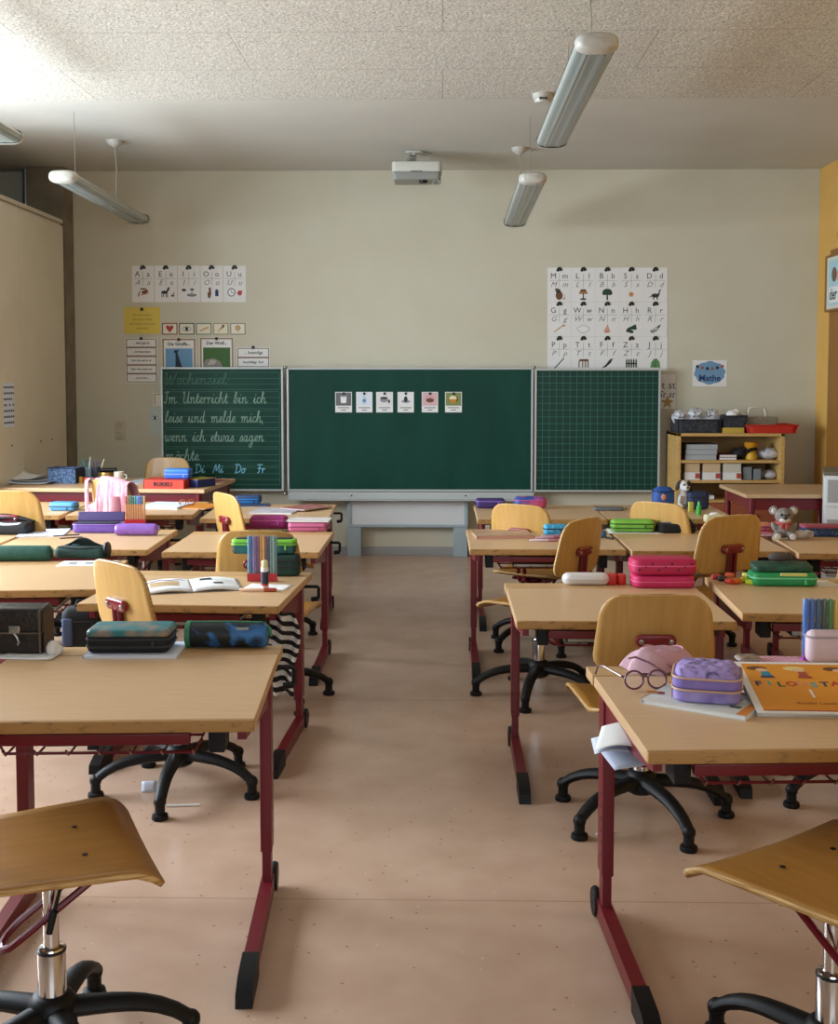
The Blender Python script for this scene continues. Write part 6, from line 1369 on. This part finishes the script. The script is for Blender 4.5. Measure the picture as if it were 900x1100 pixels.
b = MB(); b.grid(lambda u, v: (.075 * math.cos(u * PI), -.02 + .04 * v, .09 * math.sin(u * PI) ** .8 + .012 * math.sin(u * 9)), 18, 3)
o = b.build('cloth_bag', mat('white_cloth', '#cfc6b4', .85), None, (cb.location.x - .03, cb.location.y - .03, zt + .125)); tag(o, 'white cloth bag handle arching over the clear box', 'bag'); md = o.modifiers.new('th', 'SOLIDIFY'); md.thickness = .014
# shelf contents
def sp(px, y=8.99): return aty(px, 490, y).x
for k in range(3): book('folder', ('lowest', 'middle', 'topmost')[k] + ' grey folder of the stack on the upper shelf', ((sp(736) + sp(770)) / 2 + .004 * k, 9.13, z1s + .0405 * k), sp(770) - sp(736), .26, .040, 0, mat('steel_grey_card', '#7a838a', .5), mat('folder_pages', '#a8adb0', .6), cat='folder')
for k in range(2): book('book', ('lower', 'upper')[k] + ' dark red book on the upper shelf', ((sp(773) + sp(792)) / 2, 9.12, z1s + .021 * k), sp(792) - sp(773), .22, .020, 0, mat('shelf_red_' + str(k), ('#8a4a40', '#7a3a38')[k], .5))
o = MB().blob((0, 0, .045), (.06, .07, .045)).blob((.02, -.02, .07), (.035, .04, .03)).build('pouch', M_dkz, None, (sp(797), 9.10, z1s)); tag(o, 'black soft pouch beside the yellow toy on the upper shelf', 'pouch'); remesh(o, .008)
t = thing('yellow_toy', 'yellow and black toy on the upper shelf', 'toy', (sp(810), 9.08, z1s))
MB().lathe([(.045, 0), (.05, .02), (.035, .06), (.028, .075)], None, 18).build('body', mat('toy_yellow', '#d0a31e', .45), t); MB().lathe([(.028, .072), (.05, .10), (.055, .12), (.045, .135), (.002, .138)], None, 18).build('head', mat('toy_amber', '#c98a1e', .45), t); MB().tube([(-.05, -.02, .05), (-.02, -.05, .08), (.03, -.045, .085)], .012, 8).build('band', M_black, t)
def crumple(px, zb, r_, label, nm='plastic_bag', m=None):
    b = MB(); b.grid(lambda u, v: (r_ * math.cos(u * 2 * PI) * math.sin(v * PI) * (1 + .25 * math.sin(5 * u * 6.28)), r_ * math.sin(u * 2 * PI) * math.sin(v * PI), r_ * (1 - math.cos(v * PI)) * .6 * (1 + .12 * math.sin(u * 18 + v * 9))), 22, 12, closeu=True)
    o = b.build(nm, m or mat('pale_foil', '#a9abb2', .3, col2='#d0d0d4', scale=18), None, (sp(px), 9.09, zb), smooth=25); tag(o, label, 'bag'); return o
crumple(829, z1s, .07, 'crumpled silver bag at the right of the upper shelf'); crumple(830, z2s, .055, 'crumpled grey bag at the right of the middle shelf')
for k, (pa, pb_) in enumerate(((736, 752.5), (755.5, 774.5), (777.5, 797))):
    t = thing('card_box', ('cream box with a red label at the left of the middle shelf', 'cream box with a red label in the middle of the middle shelf', 'whiter box with a red label right of the two cream ones')[k], 'box', ((sp(pa) + sp(pb_)) / 2, 9.12, z2s), 0, 'labelled boxes on the middle shelf'); ww = sp(pb_) - sp(pa)
    MB().box((0, 0, .03), (ww, .24, .060), bev=.002).build('box', M_paper, t); MB().box((0, 0, .095), (ww - .004, .235, .068), bev=.003).build('cover', mat('box_cream_%d' % k, ('#cdb28c', '#d2b894', '#cfcbb8')[k], .6), t); MB().box((ww / 2 - .02, -.1212, .032), (.036, .002, .04)).build('label', mat('label_red', '#b0503c', .6), t)
for k, (pa, pb_, hh) in enumerate(((799.5, 809, .10), (811, 819, .085))):
    o = MB().box((0, 0, hh / 2), (sp(pb_) - sp(pa), .2, hh), bev=.004).build('grey_box', mat('box_grey', '#7e8488', .55), None, ((sp(pa) + sp(pb_)) / 2, 9.12, z2s)); tag(o, ('taller', 'shorter')[k] + ' grey box on the middle shelf', 'box')
book('book', 'grey book lying on the lowest shelf board beside the dog', ((sp(752) + sp(769)) / 2, 9.12, z3s), sp(769) - sp(752), .2, .03, 0, mat('lilac_grey', '#8c8a98', .55))

# ------------------------------------------------------------------ cloth, bags and bits on the floor
# pink jacket over its chair
pc_ = bpy.data.objects['swivel_chair.007']
m4 = Matrix.Translation(pc_.location) @ RZ(pc_.rotation_euler.z)
szs = .88 - .385; zb0 = szs + .135
def jk(u, v):
    # u across the shoulders, v from the front hem over the backrest rim to the rear hem
    x = (u - .5) * .385 * (1 + .12 * abs(v - .42))
    top = zb0 + .252 - .35 * min(abs(x), .17) ** 2 * 2.2
    yr = -.205 + .55 * x * x - .16 * .25
    fold = .010 * math.sin(u * 30 + v * 4) + .006 * math.sin(u * 53)
    if v < .35: k = (.35 - v) / .35; p = Vector((x, yr + .022 + .012 + fold * k + .05 * k, top - .20 * k))
    elif v < .45: a = (v - .35) / .10 * PI; p = Vector((x, yr + .022 * math.cos(a), top + .014 * math.sin(a)))
    else: k = (v - .45) / .55; p = Vector((x + .015 * k, yr - .024 - .010 * k - abs(fold) * (.4 + k) , top - .31 * k * (1 - .28 * math.sin(u * 2.6 + .3)) ))
    return m4 @ p
b = MB(); b.grid(jk, 44, 40)
o = b.build('pink_jacket', mat('pink_knit', '#d59aa4', .9, col2='#c88894', scale=30, bump=.3, bscale=120)); tag(o, 'pink jacket draped over a chair back on the left', 'jacket')
# drop the part of the jacket that leaves the wood of the backrest in sight
bm = bmesh.new(); bm.from_mesh(o.data); inv = m4.inverted(); kill = []
for f in bm.faces:
    c = inv @ f.calc_center_median()
    if c.y < -.22 and -.15 < c.x < -.03 - .0 and c.z > zb0 + .10 + (c.x + .15) * .2 and c.x < -.03 - (zb0 + .27 - c.z) * .25: kill.append(f)
bmesh.ops.delete(bm, geom=kill, context='FACES'); bm.to_mesh(o.data); bm.free()
md = o.modifiers.new('th', 'SOLIDIFY'); md.thickness = .006; md.offset = 0
sl = MB().tube([m4 @ Vector(p) for p in ((.12, -.28, zb0 + .16), (.15, -.30, zb0 + .05), (.14, -.30, zb0 - .06))], [.035, .032, .028], 12, flat=.6).build('sleeve', mat('pink_knit', '#d59aa4', .9), None)
sl.parent = o
# zebra scarf at the second left desk
zs = stripes('zebra_stripes', '#121214', '#d0cfca', 9.0, (0, R(74), 0), 2.2, .9, lo=.48, hi=.54)
b = MB()
def scf(u, v):
    x = (u - .5) * (.075 + .035 * math.sin(v * 3)); return (x + .012 * math.sin(v * 7), .022 * math.sin(u * 9 + v * 3), -.30 * v - .03 * abs(u - .5))
b.grid(scf, 18, 24); q = at(301, 672, .585)
o = b.build('zebra_scarf', zs, None, (-.585, 4.18, .60)); tag(o, 'black and white striped scarf hanging at the side of the second left desk', 'scarf'); md = o.modifiers.new('th', 'SOLIDIFY'); md.thickness = .01
# dark bag hanging under the left side of the open-book desk
t = zip_case('school_bag', 'black bag under the left end of the open-book desk', (-1.33, 4.28, .44), .17, .11, .155, 8, M_dkz, M_blackm, (.7,), .035, None, .03, cat='bag')
MB().tube([(-.04, 0, .15), (-.03, 0, .175), (.03, 0, .175), (.04, 0, .15)], .006, 8).build('strap', M_black, t)
MB().rbox((-.06, -.05, .02), (.04, .02, .10), .01, .005).build('blue_panel', mat('denim_blue', '#4a5a7c', .8), t)
# contents of the wire baskets
for k, (x, y, zz, w_, d, h, yaw, hx, lab) in enumerate(((-.80, 2.80, .592, .26, .30, .018, 4, '#2f5048', 'dark green folder in the basket of the nearest left desk'), (-.92, 4.36, .537, .34, .30, .016, -4, '#2c2f36', 'black folder in the basket of the open-book desk'), (-1.70, 4.6, .537, .36, .3, .018, 6, '#23402e', 'green folder in the basket of the left edge desk'),
     (.60, 4.12, .537, .34, .30, .014, 0, '#3a5a44', 'green exercise book in the basket of the second right desk'), (.50, 5.68, .542, .32, .30, .016, 0, '#2f4a38', 'green folder in the basket of the third right desk'), (1.40, 4.16, .552, .36, .30, .030, -3, '#27232a', 'dark folder in the basket of the eraser desk'), (.80, 2.74, .567, .34, .30, .016, 3, '#b9bcc0', 'pale folder in the basket of the nearest right desk'), (1.24, 5.64, .542, .34, .30, .02, 0, '#2a2428', 'dark folder in the basket of the lime case desk'))):
    book('folder', lab, (x, y, zz), w_, d, h, yaw, plain(hx, .6), cat='folder')
# litter on the floor
p = at(160, 850, 0); o = MB().grid(lambda u, v: ((u - .5) * .05, (v - .5) * .03, .002 + .03 * v), 4, 4).build('paper_scrap', M_paperb, None, (p.x, p.y, 0), (0, 0, .2)); tag(o, 'folded paper scrap on the floor below the nearest left desk', 'paper'); md = o.modifiers.new('th', 'SOLIDIFY'); md.thickness = .001
p = at(196, 867, 0); o = MB().tube([(-.055, 0, .004), (.055, 0.012, .004)], .004, 8).build('paper_straw', M_paper, None, (p.x, p.y, 0)); tag(o, 'white straw on the floor below the nearest left desk', 'straw')
p = at(650, 896, 0); o = MB().tube([(-.03, -.01, .004), (.03, 0.012, .004)], .004, 8).build('chalk_stick', M_paper, None, (p.x, p.y, 0)); tag(o, 'white stick on the floor beside the black chair base on the right', 'chalk')
